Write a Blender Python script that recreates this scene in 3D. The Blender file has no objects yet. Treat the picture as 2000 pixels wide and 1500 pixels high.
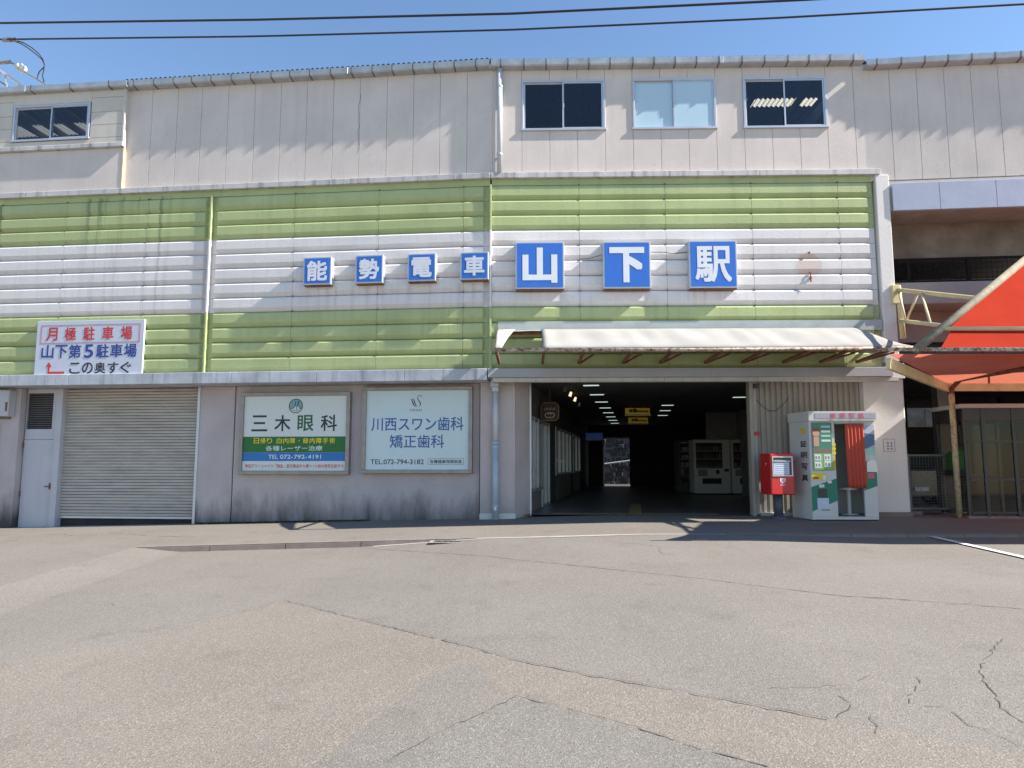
import bpy, bmesh, math, random
from mathutils import Vector, Matrix
random.seed(7)
SC = bpy.context.scene
COL = SC.collection
R = math.radians

# ------------------------------------------------------------ camera, sky, sun, exposure
FPX = 1400.0                      # focal length in photo pixels (photo 2000 x 1500)
PITCH = math.atan(155 / FPX)      # horizon lies at row 905
CAMZ = 1.03                       # eye above the hall floor (z = 0); the road falls towards the camera
cam = bpy.data.cameras.new('camera'); cam_o = bpy.data.objects.new('camera', cam); COL.objects.link(cam_o)
cam.sensor_width = 36; cam.lens = 36 * FPX / 2000; cam.clip_end = 3000
cam_o.location = (0, 0, CAMZ); cam_o.rotation_euler = (math.pi / 2 + PITCH, 0, 0)
SC.camera = cam_o
SUN_EL = R(40); SDX, SDY = 0.979, -0.205           # horizontal direction towards the sun
W = bpy.data.worlds.new('World'); SC.world = W; W.use_nodes = True
nt = W.node_tree; bg = nt.nodes['Background']
sky = nt.nodes.new('ShaderNodeTexSky'); sky.sky_type = 'NISHITA'; sky.sun_disc = False
sky.sun_elevation = SUN_EL; sky.sun_rotation = math.atan2(SDX, SDY)
sky.air_density = 1.2; sky.dust_density = 0.05; sky.ozone_density = 4.5
nt.links.new(sky.outputs[0], bg.inputs[0]); bg.inputs[1].default_value = 0.088
sl = bpy.data.lights.new('sun', 'SUN'); sl.energy = 4.6; sl.angle = R(0.55); sl.color = (1, .93, .84)
so = bpy.data.objects.new('sun', sl); COL.objects.link(so)
sd = Vector((SDX * math.cos(SUN_EL), SDY * math.cos(SUN_EL), math.sin(SUN_EL)))
so.rotation_euler = sd.to_track_quat('Z', 'Y').to_euler(); so.location = (20, -10, 25)
SC.view_settings.view_transform = 'Standard'; SC.view_settings.look = 'None'
SC.view_settings.exposure = 1.25; SC.view_settings.gamma = 1; SC.view_settings.use_curve_mapping = False

# ------------------------------------------------------------ pixel -> place helpers
def ray(px, py):
    a = (px - 1000) / FPX; b = (750 - py) / FPX
    return Vector((a, math.cos(PITCH) - b * math.sin(PITCH), math.sin(PITCH) + b * math.cos(PITCH)))
class Frame:                       # a wall line: local x to the right along it, local y into the building
    def __init__(s, ox, oy, deg): s.o = Vector((ox, oy, 0)); s.a = R(deg); s.ex = Vector((math.cos(s.a), math.sin(s.a), 0)); s.ey = Vector((-math.sin(s.a), math.cos(s.a), 0))
    def hit(s, px, py, d=0.0):     # where the sight line meets the plane y_local = d
        r = ray(px, py); t = ((s.o - Vector((0, 0, CAMZ))).dot(s.ey) + d) / r.dot(s.ey)
        p = Vector((0, 0, CAMZ)) + r * t
        return (p - s.o).dot(s.ex), p.z
    def rect(s, x0, y0, x1, y1, d=0.0):
        xm, ym = (x0 + x1) / 2, (y0 + y1) / 2
        return s.hit(x0, ym, d)[0], s.hit(x1, ym, d)[0], s.hit(xm, y1, d)[1], s.hit(xm, y0, d)[1]   # s0 s1 z0 z1
    def w(s, x, y, z): return s.o + s.ex * x + s.ey * y + Vector((0, 0, z))
def at_y(px, py, Y):
    r = ray(px, py); t = Y / r.y; return Vector((0, 0, CAMZ)) + r * t
def at_ground(px, py, fz):
    r = ray(px, py); t = 5.0
    for _ in range(60):
        z = fz(r.x * t, r.y * t); t = t * .5 + .5 * (z - CAMZ) / r.z
    return Vector((r.x * t, r.y * t, fz(r.x * t, r.y * t)))
CX, CY = -0.43, 14.0
FL = Frame(CX, CY, -6.0); FR = Frame(CX, CY, -1.4)
s_d = FR.hit(1690, 240)[0]; pd = FR.w(s_d, 0, 0); FT = Frame(pd.x, pd.y, -5.7)
FH = Frame(0.37, 14.95, -10.1)     # the station hall: local y runs down the hall

# ------------------------------------------------------------ mesh builder
class MB:
    def __init__(s): s.bm = bmesh.new()
    def box(s, x0, x1, y0, y1, z0, z1, bev=0.0, seg=1):
        b = s.bm; vs = [b.verts.new((x, y, z)) for z in (z0, z1) for y in (y0, y1) for x in (x0, x1)]
        fs = [b.faces.new([vs[i] for i in q]) for q in ((0, 2, 3, 1), (4, 5, 7, 6), (0, 1, 5, 4), (2, 6, 7, 3), (1, 3, 7, 5), (0, 4, 6, 2))]
        if bev > 0:
            bmesh.ops.bevel(b, geom=list({e for f in fs for e in f.edges}), offset=bev, segments=seg, affect='EDGES', profile=.5)
        return s
    def face(s, pts): s.bm.faces.new([s.bm.verts.new(p) for p in pts]); return s
    def sheet(s, rows):            # grid of points
        g = [[s.bm.verts.new(p) for p in r] for r in rows]
        for i in range(len(g) - 1):
            for j in range(len(g[0]) - 1): s.bm.faces.new((g[i][j], g[i][j + 1], g[i + 1][j + 1], g[i + 1][j]))
        return s
    def prism(s, poly, a, b, axis='y'):   # 2D outline extruded along an axis
        def P(u, v, w): return {'y': (u, w, v), 'x': (w, u, v), 'z': (u, v, w)}[axis]
        A = [s.bm.verts.new(P(u, v, a)) for u, v in poly]; B = [s.bm.verts.new(P(u, v, b)) for u, v in poly]
        n = len(poly); s.bm.faces.new(A); s.bm.faces.new(B[::-1])
        for i in range(n): s.bm.faces.new((A[i], B[i], B[(i + 1) % n], A[(i + 1) % n]))
        return s
    def loft(s, profA, profB, closed=False):
        n = len(profA); A = [s.bm.verts.new(p) for p in profA]; B = [s.bm.verts.new(p) for p in profB]
        for i in range(n if closed else n - 1): s.bm.faces.new((A[i], A[(i + 1) % n], B[(i + 1) % n], B[i]))
        return s
    def tube(s, pts, r, n=8, cap=True):
        pts = [Vector(p) for p in pts]; rings = []; up = None
        for i, p in enumerate(pts):
            t = (pts[min(i + 1, len(pts) - 1)] - pts[max(i - 1, 0)]).normalized()
            if up is None: up = t.orthogonal().normalized()
            up = (up - t * up.dot(t)).normalized(); v = t.cross(up)
            rr = r[i] if isinstance(r, (list, tuple)) else r
            rings.append([s.bm.verts.new(p + (up * math.cos(2 * math.pi * k / n) + v * math.sin(2 * math.pi * k / n)) * rr) for k in range(n)])
        for a, b in zip(rings, rings[1:]):
            for k in range(n): s.bm.faces.new((a[k], a[(k + 1) % n], b[(k + 1) % n], b[k]))
        if cap: s.bm.faces.new(rings[0][::-1]); s.bm.faces.new(rings[-1])
        return s
    def bar(s, p, q, w, h):        # rectangular bar from p to q
        p, q = Vector(p), Vector(q); t = (q - p).normalized(); a = t.cross(Vector((0, 0, 1)))
        a = a.normalized() if a.length > 1e-4 else Vector((1, 0, 0)); b = a.cross(t)
        c = [(-w / 2, -h / 2), (w / 2, -h / 2), (w / 2, h / 2), (-w / 2, h / 2)]
        A = [s.bm.verts.new(p + a * i + b * j) for i, j in c]; B = [s.bm.verts.new(q + a * i + b * j) for i, j in c]
        s.bm.faces.new(A[::-1]); s.bm.faces.new(B)
        for k in range(4): s.bm.faces.new((A[k], A[(k + 1) % 4], B[(k + 1) % 4], B[k]))
        return s
    def disc(s, cx, cz, y, r, n=28, r2=None):
        f = lambda rr: [s.bm.verts.new((cx + rr * math.cos(2 * math.pi * k / n), y, cz + rr * math.sin(2 * math.pi * k / n))) for k in range(n)]
        o = f(r)
        if r2 is None: s.bm.faces.new(o)
        else:
            i_ = f(r2)
            for k in range(n): s.bm.faces.new((o[k], o[(k + 1) % n], i_[(k + 1) % n], i_[k]))
        return s
    def ribbon(s, pts, ws, y):     # flat stroke in the xz plane with changing width
        L, Q = [], []
        for i, (x, z) in enumerate(pts):
            a = pts[max(i - 1, 0)]; b = pts[min(i + 1, len(pts) - 1)]
            d = Vector((b[0] - a[0], b[1] - a[1])); d.normalize()
            w = (ws[i] if isinstance(ws, (list, tuple)) else ws) / 2
            L.append((x - d.y * w, y, z + d.x * w)); Q.append((x + d.y * w, y, z - d.x * w))
        return s.loft(L, Q)
    def mesh(s, name, smooth=False):
        bmesh.ops.recalc_face_normals(s.bm, faces=s.bm.faces[:])
        me = bpy.data.meshes.new(name); s.bm.to_mesh(me); s.bm.free()
        if smooth:
            for p in me.polygons: p.use_smooth = True
        return me
    def build(s, name, mat, parent=None, loc=(0, 0, 0), rz=0.0, smooth=False, **tags):
        return put(name, s.mesh(name, smooth), mat, parent, loc, rz, **tags)
def put(name, me, mat, parent=None, loc=(0, 0, 0), rz=0.0, label=None, cat=None, group=None, kind=None):
    o = bpy.data.objects.new(name, me); COL.objects.link(o)
    if mat is not None:
        if not me.materials: me.materials.append(mat)
        elif me.materials[0] is not mat: o.material_slots[0].link = 'OBJECT'; o.material_slots[0].material = mat
    o.parent = parent; o.location = loc; o.rotation_euler = (0, 0, rz)
    tag(o, label, cat, group, kind); return o
def tag(o, label=None, cat=None, group=None, kind=None):
    for k, v in (('label', label), ('category', cat), ('group', group), ('kind', kind)):
        if v: o[k] = v
    return o
def thing(name, label, cat, loc=(0, 0, 0), rz=0.0, group=None):
    o = bpy.data.objects.new(name, None); COL.objects.link(o); o.empty_display_size = .2
    o.location = loc; o.rotation_euler = (0, 0, rz); return tag(o, label, cat, group)
def copy_tree(o, parent=None):
    c = o.copy(); COL.objects.link(c); c.parent = parent
    for ch in o.children: copy_tree(ch, c)
    return c

# ------------------------------------------------------------ lettering: built-in font, turned into flat meshes
def text(s, w, h, mat, parent, cx, cz, y, bold=0.0, name='lettering', yaw=0.0, spacing=1.0, keep=False, shear=0.0, loc=(0, 0, 0)):
    cu = bpy.data.curves.new('t', 'FONT'); cu.body = s; cu.size = 1; cu.space_character = spacing; cu.shear = shear
    cu.resolution_u = 3; cu.fill_mode = 'FRONT'
    to = bpy.data.objects.new('t', cu); COL.objects.link(to)
    dg = bpy.context.evaluated_depsgraph_get(); dg.update()
    me = bpy.data.meshes.new_from_object(to.evaluated_get(dg)); bpy.data.objects.remove(to); bpy.data.curves.remove(cu)
    me.materials.clear()
    xs = [v.co.x for v in me.vertices]; zs = [v.co.y for v in me.vertices]
    if not xs: return None
    kx = w / max(max(xs) - min(xs), 1e-6); kz = h / max(max(zs) - min(zs), 1e-6)
    if keep: kx = kz = min(kx, kz)
    mx, mz = (max(xs) + min(xs)) / 2, (max(zs) + min(zs)) / 2
    bx = bold * h if len(s) == 1 else bold * h * .8
    kx = (w - 2 * bx) / max(max(xs) - min(xs), 1e-6); kz = (h - 2 * bx) / max(max(zs) - min(zs), 1e-6)
    if keep: kx = kz = min(kx, kz)
    vs = [((v.co.x - mx) * kx, (v.co.y - mz) * kz) for v in me.vertices]; fs = [tuple(p.vertices) for p in me.polygons]
    sh = [(0, 0)] if bold <= 0 else [(bx * i, bx * j) for i in (-1, 0, 1) for j in (-1, 0, 1) if i or j]
    V_, F_ = [], []
    for k, (dx, dz) in enumerate(sh):
        n0 = len(V_); V_ += [(x + dx, -.00012 * k, z + dz) for x, z in vs]; F_ += [tuple(i + n0 for i in f) for f in fs]
    bpy.data.meshes.remove(me); me = bpy.data.meshes.new(name); me.from_pydata(V_, [], F_)
    o = put(name, me, mat, parent, (cx + loc[0], y + loc[1], cz + loc[2])); o.rotation_euler = (0, 0, yaw); return o

# ------------------------------------------------------------ materials
def N(nt, t, **kw):
    n = nt.nodes.new(t)
    for k, v in kw.items(): setattr(n, k, v)
    return n
def mat(name, col, rough=.7, metal=0.0, var=.12, vs=3.0, bump=0.0, bs=60.0, streak=0.0, streak_col=(.08, .075, .07), grime=None, drips=(), spots=(), spec=.5, emit=None, es=1.0, stretch=(1, 1, 1), rust=0.0, alpha=None):
    m = bpy.data.materials.new(name); m.use_nodes = True; nt = m.node_tree; L = nt.links
    p = nt.nodes['Principled BSDF']; p.inputs['Roughness'].default_value = rough; p.inputs['Metallic'].default_value = metal
    p.inputs['Specular IOR Level'].default_value = spec
    geo = N(nt, 'ShaderNodeNewGeometry'); mp = N(nt, 'ShaderNodeMapping'); mp.inputs['Scale'].default_value = stretch
    L.new(geo.outputs['Position'], mp.inputs[0])
    c = None
    def mix(a, b, fac, blend='MIX'):
        x = N(nt, 'ShaderNodeMix', data_type='RGBA', blend_type=blend)
        for sock, v in ((x.inputs[0], fac), (x.inputs[6], a), (x.inputs[7], b)):
            if hasattr(v, 'links'): L.new(v, sock)
            elif isinstance(v, (int, float)): sock.default_value = v
            else: sock.default_value = (*v, 1)
        return x.outputs[2]
    def noise(scale, det=4, mapped=None, rough_=.55):
        n = N(nt, 'ShaderNodeTexNoise'); n.inputs['Scale'].default_value = scale; n.inputs['Detail'].default_value = det; n.inputs['Roughness'].default_value = rough_
        L.new((mapped or mp).outputs[0], n.inputs[0]); return n.outputs[0]
    def ramp(v, a, b):
        r = N(nt, 'ShaderNodeMapRange'); r.inputs[1].default_value = a; r.inputs[2].default_value = b; L.new(v, r.inputs[0]); return r.outputs[0]
    c = mix(tuple(x * (1 - var) for x in col), tuple(min(1, x * (1 + var)) for x in col), ramp(noise(vs), .3, .7))
    if var > 0: c = mix(c, tuple(x * .8 for x in col), ramp(noise(vs * 9, 6), .62, .85))
    if streak > 0:
        m2 = N(nt, 'ShaderNodeMapping'); m2.inputs['Scale'].default_value = (5, 5, .35); L.new(geo.outputs['Position'], m2.inputs[0])
        f = ramp(noise(1.6, 5, m2), .52, .8); mu = N(nt, 'ShaderNodeMath', operation='MULTIPLY'); mu.inputs[1].default_value = streak; L.new(f, mu.inputs[0])
        c = mix(c, streak_col, mu.outputs[0])
    if rust > 0:
        f = ramp(noise(16, 7, None, .7), .60 - .2 * rust, .80 - .2 * rust); c = mix(c, mix((.19, .065, .025), (.09, .035, .02), noise(30)), f)
    if grime:                       # (z_low, z_high, colour, strength): soot and algae rising from the ground
        sx = N(nt, 'ShaderNodeSeparateXYZ'); L.new(geo.outputs['Position'], sx.inputs[0])
        m3 = N(nt, 'ShaderNodeMapping'); m3.inputs['Scale'].default_value = (1.7, 1.7, .5); L.new(geo.outputs['Position'], m3.inputs[0])
        n1 = noise(1.3, 5, m3, .6); ad = N(nt, 'ShaderNodeMath', operation='MULTIPLY_ADD'); ad.inputs[1].default_value = 1.5; ad.inputs[2].default_value = -.75; L.new(n1, ad.inputs[0])
        su = N(nt, 'ShaderNodeMath', operation='SUBTRACT'); L.new(sx.outputs[2], su.inputs[0]); L.new(ad.outputs[0], su.inputs[1])
        f = ramp(su.outputs[0], grime[1], grime[0]); mu = N(nt, 'ShaderNodeMath', operation='MULTIPLY'); mu.inputs[1].default_value = grime[3]; L.new(f, mu.inputs[0])
        c = mix(c, grime[2], mu.outputs[0])
    for (x0, x1, z0, z1, dcol, st) in drips:      # run-off stains hanging below a leaking joint
        sx = N(nt, 'ShaderNodeSeparateXYZ'); L.new(geo.outputs['Position'], sx.inputs[0])
        m4 = N(nt, 'ShaderNodeMapping'); m4.inputs['Scale'].default_value = (7, 0, .25); L.new(geo.outputs['Position'], m4.inputs[0])
        f = ramp(noise(1.0, 4, m4), .5, .68)
        for v in (ramp(sx.outputs[0], x0, x0 + .25), ramp(sx.outputs[0], x1, x1 - .25), ramp(sx.outputs[2], z0, z1), ramp(sx.outputs[2], z1 + .03, z1)):
            mu = N(nt, 'ShaderNodeMath', operation='MULTIPLY'); L.new(f, mu.inputs[0]); L.new(v, mu.inputs[1]); f = mu.outputs[0]
        mu = N(nt, 'ShaderNodeMath', operation='MULTIPLY'); mu.inputs[1].default_value = st; L.new(f, mu.inputs[0]); c = mix(c, dcol, mu.outputs[0])
    for (x0, z0, r_, dcol, st) in spots:           # a round ghost left by a removed fitting
        sx = N(nt, 'ShaderNodeVectorMath', operation='DISTANCE'); m5 = N(nt, 'ShaderNodeMapping'); m5.inputs['Scale'].default_value = (1, 0, 1); L.new(geo.outputs['Position'], m5.inputs[0])
        L.new(m5.outputs[0], sx.inputs[0]); sx.inputs[1].default_value = (x0, 0, z0)
        f = ramp(sx.outputs['Value'], r_ + .02, r_ - .02); mu = N(nt, 'ShaderNodeMath', operation='MULTIPLY'); mu.inputs[1].default_value = st; L.new(f, mu.inputs[0]); c = mix(c, dcol, mu.outputs[0])
    L.new(c, p.inputs['Base Color'])
    if bump > 0:
        b = N(nt, 'ShaderNodeBump'); b.inputs['Strength'].default_value = min(1, bump); b.inputs['Distance'].default_value = .01
        L.new(noise(bs, 4), b.inputs['Height']); L.new(b.outputs[0], p.inputs['Normal'])
    if emit: p.inputs['Emission Color'].default_value = (*emit, 1); p.inputs['Emission Strength'].default_value = es
    return m
def flat(name, col, rough=.5, **k): return mat(name, col, rough, var=.04, **k)
def glass_mat(name, tint=(.9, .95, 1), rough=.02, ior=1.5):
    m = bpy.data.materials.new(name); m.use_nodes = True; nt = m.node_tree; L = nt.links; nt.nodes.clear()
    o = N(nt, 'ShaderNodeOutputMaterial'); g = N(nt, 'ShaderNodeBsdfGlossy'); g.inputs['Roughness'].default_value = rough
    t = N(nt, 'ShaderNodeBsdfTransparent'); t.inputs[0].default_value = (*tint, 1); f = N(nt, 'ShaderNodeFresnel'); ge = N(nt, 'ShaderNodeNewGeometry'); mr = N(nt, 'ShaderNodeMapRange'); mr.inputs[3].default_value = ior; mr.inputs[4].default_value = 1 / ior
    L.new(ge.outputs['Backfacing'], mr.inputs[0]); L.new(mr.outputs[0], f.inputs[0])     # a thin pane mirrors the same from both faces
    x = N(nt, 'ShaderNodeMixShader'); L.new(f.outputs[0], x.inputs[0]); L.new(t.outputs[0], x.inputs[1]); L.new(g.outputs[0], x.inputs[2]); L.new(x.outputs[0], o.inputs[0]); return m
def fabric_mat(name, col, trans):
    m = bpy.data.materials.new(name); m.use_nodes = True; nt = m.node_tree; L = nt.links; nt.nodes.clear()
    o = N(nt, 'ShaderNodeOutputMaterial'); d = N(nt, 'ShaderNodeBsdfDiffuse'); t = N(nt, 'ShaderNodeBsdfTranslucent'); x = N(nt, 'ShaderNodeMixShader'); x.inputs[0].default_value = trans
    n = N(nt, 'ShaderNodeTexNoise'); n.inputs['Scale'].default_value = 1.4; n.inputs['Detail'].default_value = 5; g = N(nt, 'ShaderNodeNewGeometry'); L.new(g.outputs['Position'], n.inputs[0])
    mx = N(nt, 'ShaderNodeMix', data_type='RGBA'); mx.inputs[6].default_value = (*[c * .8 for c in col], 1); mx.inputs[7].default_value = (*[min(1, c * 1.15) for c in col], 1); L.new(n.outputs[0], mx.inputs[0])
    L.new(mx.outputs[2], d.inputs[0]); L.new(mx.outputs[2], t.inputs[0]); L.new(d.outputs[0], x.inputs[1]); L.new(t.outputs[0], x.inputs[2]); L.new(x.outputs[0], o.inputs[0]); return m

M = {}
M['green'] = mat('green_paint', (.405, .465, .215), .55, var=.10, vs=1.2, bump=.55, bs=38, streak=.3, streak_col=(.15, .22, .11), drips=((-9.3, -7.2, 4.3, 6.7, (.03, .06, .045), .8), (-1.75, -.75, 2.6, 4.2, (.17, .2, .15), .5)))
M['white'] = mat('white_paint', (.70, .665, .65), .55, var=.06, vs=1.2, bump=.5, bs=38, streak=.25, streak_col=(.36, .33, .30), drips=((-9.3, -7.2, 3.2, 6.4, (.12, .11, .11), .6), (3.2, 4.15, 3.9, 4.48, (.42, .22, .08), .6), (-4.3, .2, 3.9, 4.6, (.3, .28, .26), .35)), spots=((FR.w(FR.hit(1581, 518)[0], 0, 0).x, FR.hit(1581, 518)[1], .25, (.58, .46, .40), .7),))
M['alc'] = mat('cream_concrete', (.61, .545, .50), .85, var=.07, vs=1.1, bump=.5, bs=70, streak=.16, streak_col=(.33, .29, .26))
M['alc2'] = mat('cream_siding', (.56, .52, .46), .8, var=.07, vs=1.1, bump=.2, bs=60, streak=.15, streak_col=(.3, .27, .23))
M['joint'] = mat('joint_dirt', (.17, .145, .125), .9, var=.2)
M['trim'] = mat('weathered_trim', (.52, .50, .49), .75, var=.12, vs=2.5, bump=.3, bs=40, streak=.95, streak_col=(.10, .085, .08))
M['ledge'] = mat('galvanised_ledge', (.43, .45, .49), .5, var=.2, vs=2.2, streak=.85, streak_col=(.16, .17, .19), bump=.15, bs=20)
M['ledge2'] = mat('grey_steel_beam', (.36, .365, .40), .55, var=.08, vs=1.5, streak=.2, streak_col=(.2, .2, .22))
M['strip'] = mat('pale_fascia_board', (.50, .47, .43), .7, var=.1, vs=3, streak=.3, streak_col=(.22, .18, .15))
M['low'] = mat('mauve_plaster', (.46, .405, .405), .85, var=.07, vs=1.6, bump=.8, bs=38, streak=.12, streak_col=(.25, .22, .21), grime=(-.3, .42, (.035, .038, .034), .95))
M['pier'] = mat('pier_plaster', (.48, .42, .41), .85, var=.08, vs=1.6, bump=.8, bs=38, streak=.2, streak_col=(.25, .22, .2), grime=(-.5, .2, (.1, .1, .09), .6))
M['pillar'] = mat('white_pillar_plaster', (.70, .66, .63), .8, var=.05, vs=1.2, bump=.3, bs=25, streak=.1, streak_col=(.4, .37, .35), grime=(-.7, .1, (.28, .25, .23), .5))
M['gutter'] = mat('galvanised_gutter', (.46, .47, .49), .38, metal=.55, var=.15, vs=4, bump=.3, bs=6, streak=.3, streak_col=(.25, .23, .2))
M['bracket'] = mat('dark_bracket', (.13, .12, .115), .6, var=.2)
M['roof'] = mat('blue_grey_roof_sheet', (.12, .14, .19), .6, var=.15)
M['soffit'] = mat('dark_soffit', (.30, .26, .22), .85, var=.15)
M['pvc'] = mat('grey_blue_pipe', (.36, .44, .50), .45, var=.1, vs=5, streak=.25, streak_col=(.25, .24, .22))
M['pvc2'] = mat('pale_pipe', (.50, .53, .57), .45, var=.08, vs=5, streak=.2, streak_col=(.3, .27, .25))
M['alu'] = mat('aluminium', (.52, .54, .57), .38, metal=.5, var=.06, vs=4)
M['bronze'] = mat('dull_steel_frame', (.30, .27, .25), .45, metal=.5, var=.12, vs=6)
M['glass'] = glass_mat('window_glass', (.72, .76, .83))
M['glass2'] = glass_mat('booth_glass', (.80, .80, .78), .02, 1.3)
M['blind'] = mat('pale_blue_blind', (.55, .68, .76), .6, var=.03)
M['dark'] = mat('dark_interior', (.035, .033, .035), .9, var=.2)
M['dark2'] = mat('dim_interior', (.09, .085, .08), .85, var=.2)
M['beigeroof'] = fabric_mat('translucent_roof_sheet', (.75, .66, .45), .6)
M['blue'] = mat('sign_blue', (.035, .15, .56), .35, var=.05, vs=3)
M['letter'] = flat('sign_letter_white', (.72, .74, .78), .4)
M['signw'] = mat('sign_board_white', (.53, .56, .65), .4, var=.03, vs=2)
M['box_w'] = mat('light_box_face', (.60, .64, .62), .3, var=.02, vs=1)
M['box_b'] = mat('light_box_face_blue', (.55, .66, .68), .3, var=.02, vs=1)
for k, c in dict(red=(.55, .035, .04), navy=(.02, .05, .26), black=(.012, .012, .014), dgreen=(.012, .14, .025), kgreen=(.015, .10, .03), band_blue=(.015, .16, .46), yellow=(.75, .62, .03), pale=(.70, .74, .72), ink=(.02, .022, .03), steel_blue=(.03, .12, .34), violet=(.08, .07, .15), pink=(.62, .12, .20), tgreen=(.01, .19, .12), orange_cloth=(.55, .07, .035), skin=(.62, .32, .24), grey=(.25, .25, .26), mint=(.35, .62, .52), plate=(.56, .60, .70)).items(): M[k] = flat('ink_' + k, c, .45)
M['shutter'] = mat('grey_beige_shutter', (.43, .39, .345), .55, var=.16, vs=1.6, streak=.0, bump=.0, stretch=(1, 1, 6))
M['door'] = mat('grey_lilac_door', (.46, .46, .50), .55, var=.06, vs=1.5, streak=.25, streak_col=(.28, .25, .24))
M['corr'] = mat('beige_corrugated', (.38, .345, .30), .6, var=.1, vs=1.2, streak=.35, streak_col=(.2, .17, .14))
M['rust'] = mat('rusty_white_pipe', (.55, .47, .38), .7, var=.1, rust=.95, bump=.3, bs=30)
M['rust2'] = mat('rusty_bracket', (.20, .09, .05), .8, var=.35, vs=9, bump=.3, bs=40)
M['rust3'] = mat('rusty_cream_post', (.50, .42, .26), .7, var=.12, vs=3, rust=.55, bump=.3, bs=30)
M['cream'] = mat('cream_steel', (.62, .52, .30), .6, var=.10, vs=4, rust=.12, bump=.15, bs=30)
M['creamg'] = mat('lichened_cream_pipe', (.20, .175, .12), .8, var=.25, vs=9, bump=.4, bs=40)
M['awn'] = fabric_mat('white_awning_sheet', (.40, .39, .365), .06)
M['orange'] = fabric_mat('orange_tent_cloth', (.42, .046, .026), .25)
M['liner'] = fabric_mat('orange_tent_roof', (.66, .21, .135), .5)
M['bfascia'] = mat('blue_grey_sheet_metal', (.43, .44, .53), .45, metal=.15, var=.05, vs=1.2, bump=.5, bs=3)
M['conc'] = mat('brown_stained_concrete', (.22, .165, .13), .9, var=.3, vs=2.0, bump=.4, bs=30)
M['conc2'] = mat('grey_concrete', (.30, .27, .255), .9, var=.12, vs=1.5, bump=.3, bs=30)
M['rail'] = mat('black_rail', (.014, .013, .013), .85, var=.1, spec=.15)
M['fence'] = mat('grey_green_fence', (.16, .20, .20), .5, var=.1)
M['postred'] = mat('post_box_red', (.56, .022, .025), .35, var=.04, vs=3)
M['postleg'] = mat('post_leg_grey', (.07, .075, .09), .5, var=.1)
M['booth'] = mat('booth_white', (.58, .58, .56), .4, var=.04, vs=2)
M['booth_in'] = mat('booth_inside', (.42, .41, .37), .6, var=.05)
M['vend'] = mat('vending_white', (.66, .66, .64), .4, var=.04)
M['pb'] = mat('dark_brown_frame', (.035, .03, .03), .4, var=.1)
M['tile'] = mat('grey_tile', (.22, .22, .21), .5, var=.15, vs=6)
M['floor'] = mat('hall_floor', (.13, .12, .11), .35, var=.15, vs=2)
M['tact'] = mat('tactile_yellow', (.26, .21, .08), .6, var=.12, vs=6)
M['lamp'] = mat('lamp_panel', (.8, .85, .82), .4, var=0, emit=(.82, 1, .93), es=.28)
M['warm'] = mat('warm_spot', (.8, .7, .6), .4, var=0, emit=(1, .72, .45), es=.6)
M['screen'] = mat('blue_screen', (.02, .03, .08), .2, var=0, emit=(.05, .10, .26), es=.06)
M['yel'] = mat('lit_yellow_sign', (.32, .24, .02), .4, var=0, emit=(.75, .5, .02), es=.04)
M['kerb'] = mat('kerb_concrete', (.22, .18, .16), .9, var=.15, vs=4, bump=.5, bs=40)
M['line'] = mat('white_road_paint', (.66, .66, .66), .7, var=.15, vs=14, bump=.4, bs=60)
M['frost'] = mat('frosted_pane', (.44, .60, .70), .12, var=.03, vs=.8)
M['crack'] = mat('crack_dark', (.095, .088, .078), .95, var=.3, vs=20)
M['cable'] = mat('black_cable', (.025, .022, .03), .6, var=.1)
M['porc'] = mat('porcelain', (.68, .67, .60), .25, var=.03)
M['galv'] = mat('pale_galvanised', (.62, .62, .62), .45, metal=.2, var=.06)
M['moss'] = mat('moss', (.05, .075, .02), .95, var=.4, vs=12)
M['stone'] = mat('rubble_stone', (.03, .03, .029), .9, var=.3, vs=5, bump=.5, bs=20)
M['car'] = mat('black_car_paint', (.015, .015, .018), .2, var=.05)
# ------------------------------------------------------------ ground heights
KY = 11.6
def lerp(a, b, t): return a + (b - a) * max(0, min(1, t))
def a_x(x): return -0.026 * max(0, min(22, 2 - x))
def z_pave(x, y): return a_x(x) - .03 * max(0, 14.5 - y)
def kerb_h(x):
    if x < -6.0: return 0
    if x < -5.3: return lerp(0, .09, (x + 6) / .7)
    if x < -2.4: return .09
    if x < 0: return lerp(.09, 0, (x + 2.4) / 2.0)
    if x < 3.6: return 0
    return lerp(0, .055, (x - 3.6) / 2)
def z_road(x, y): return z_pave(x, KY) - kerb_h(x) - .036 * (KY - y)

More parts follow.
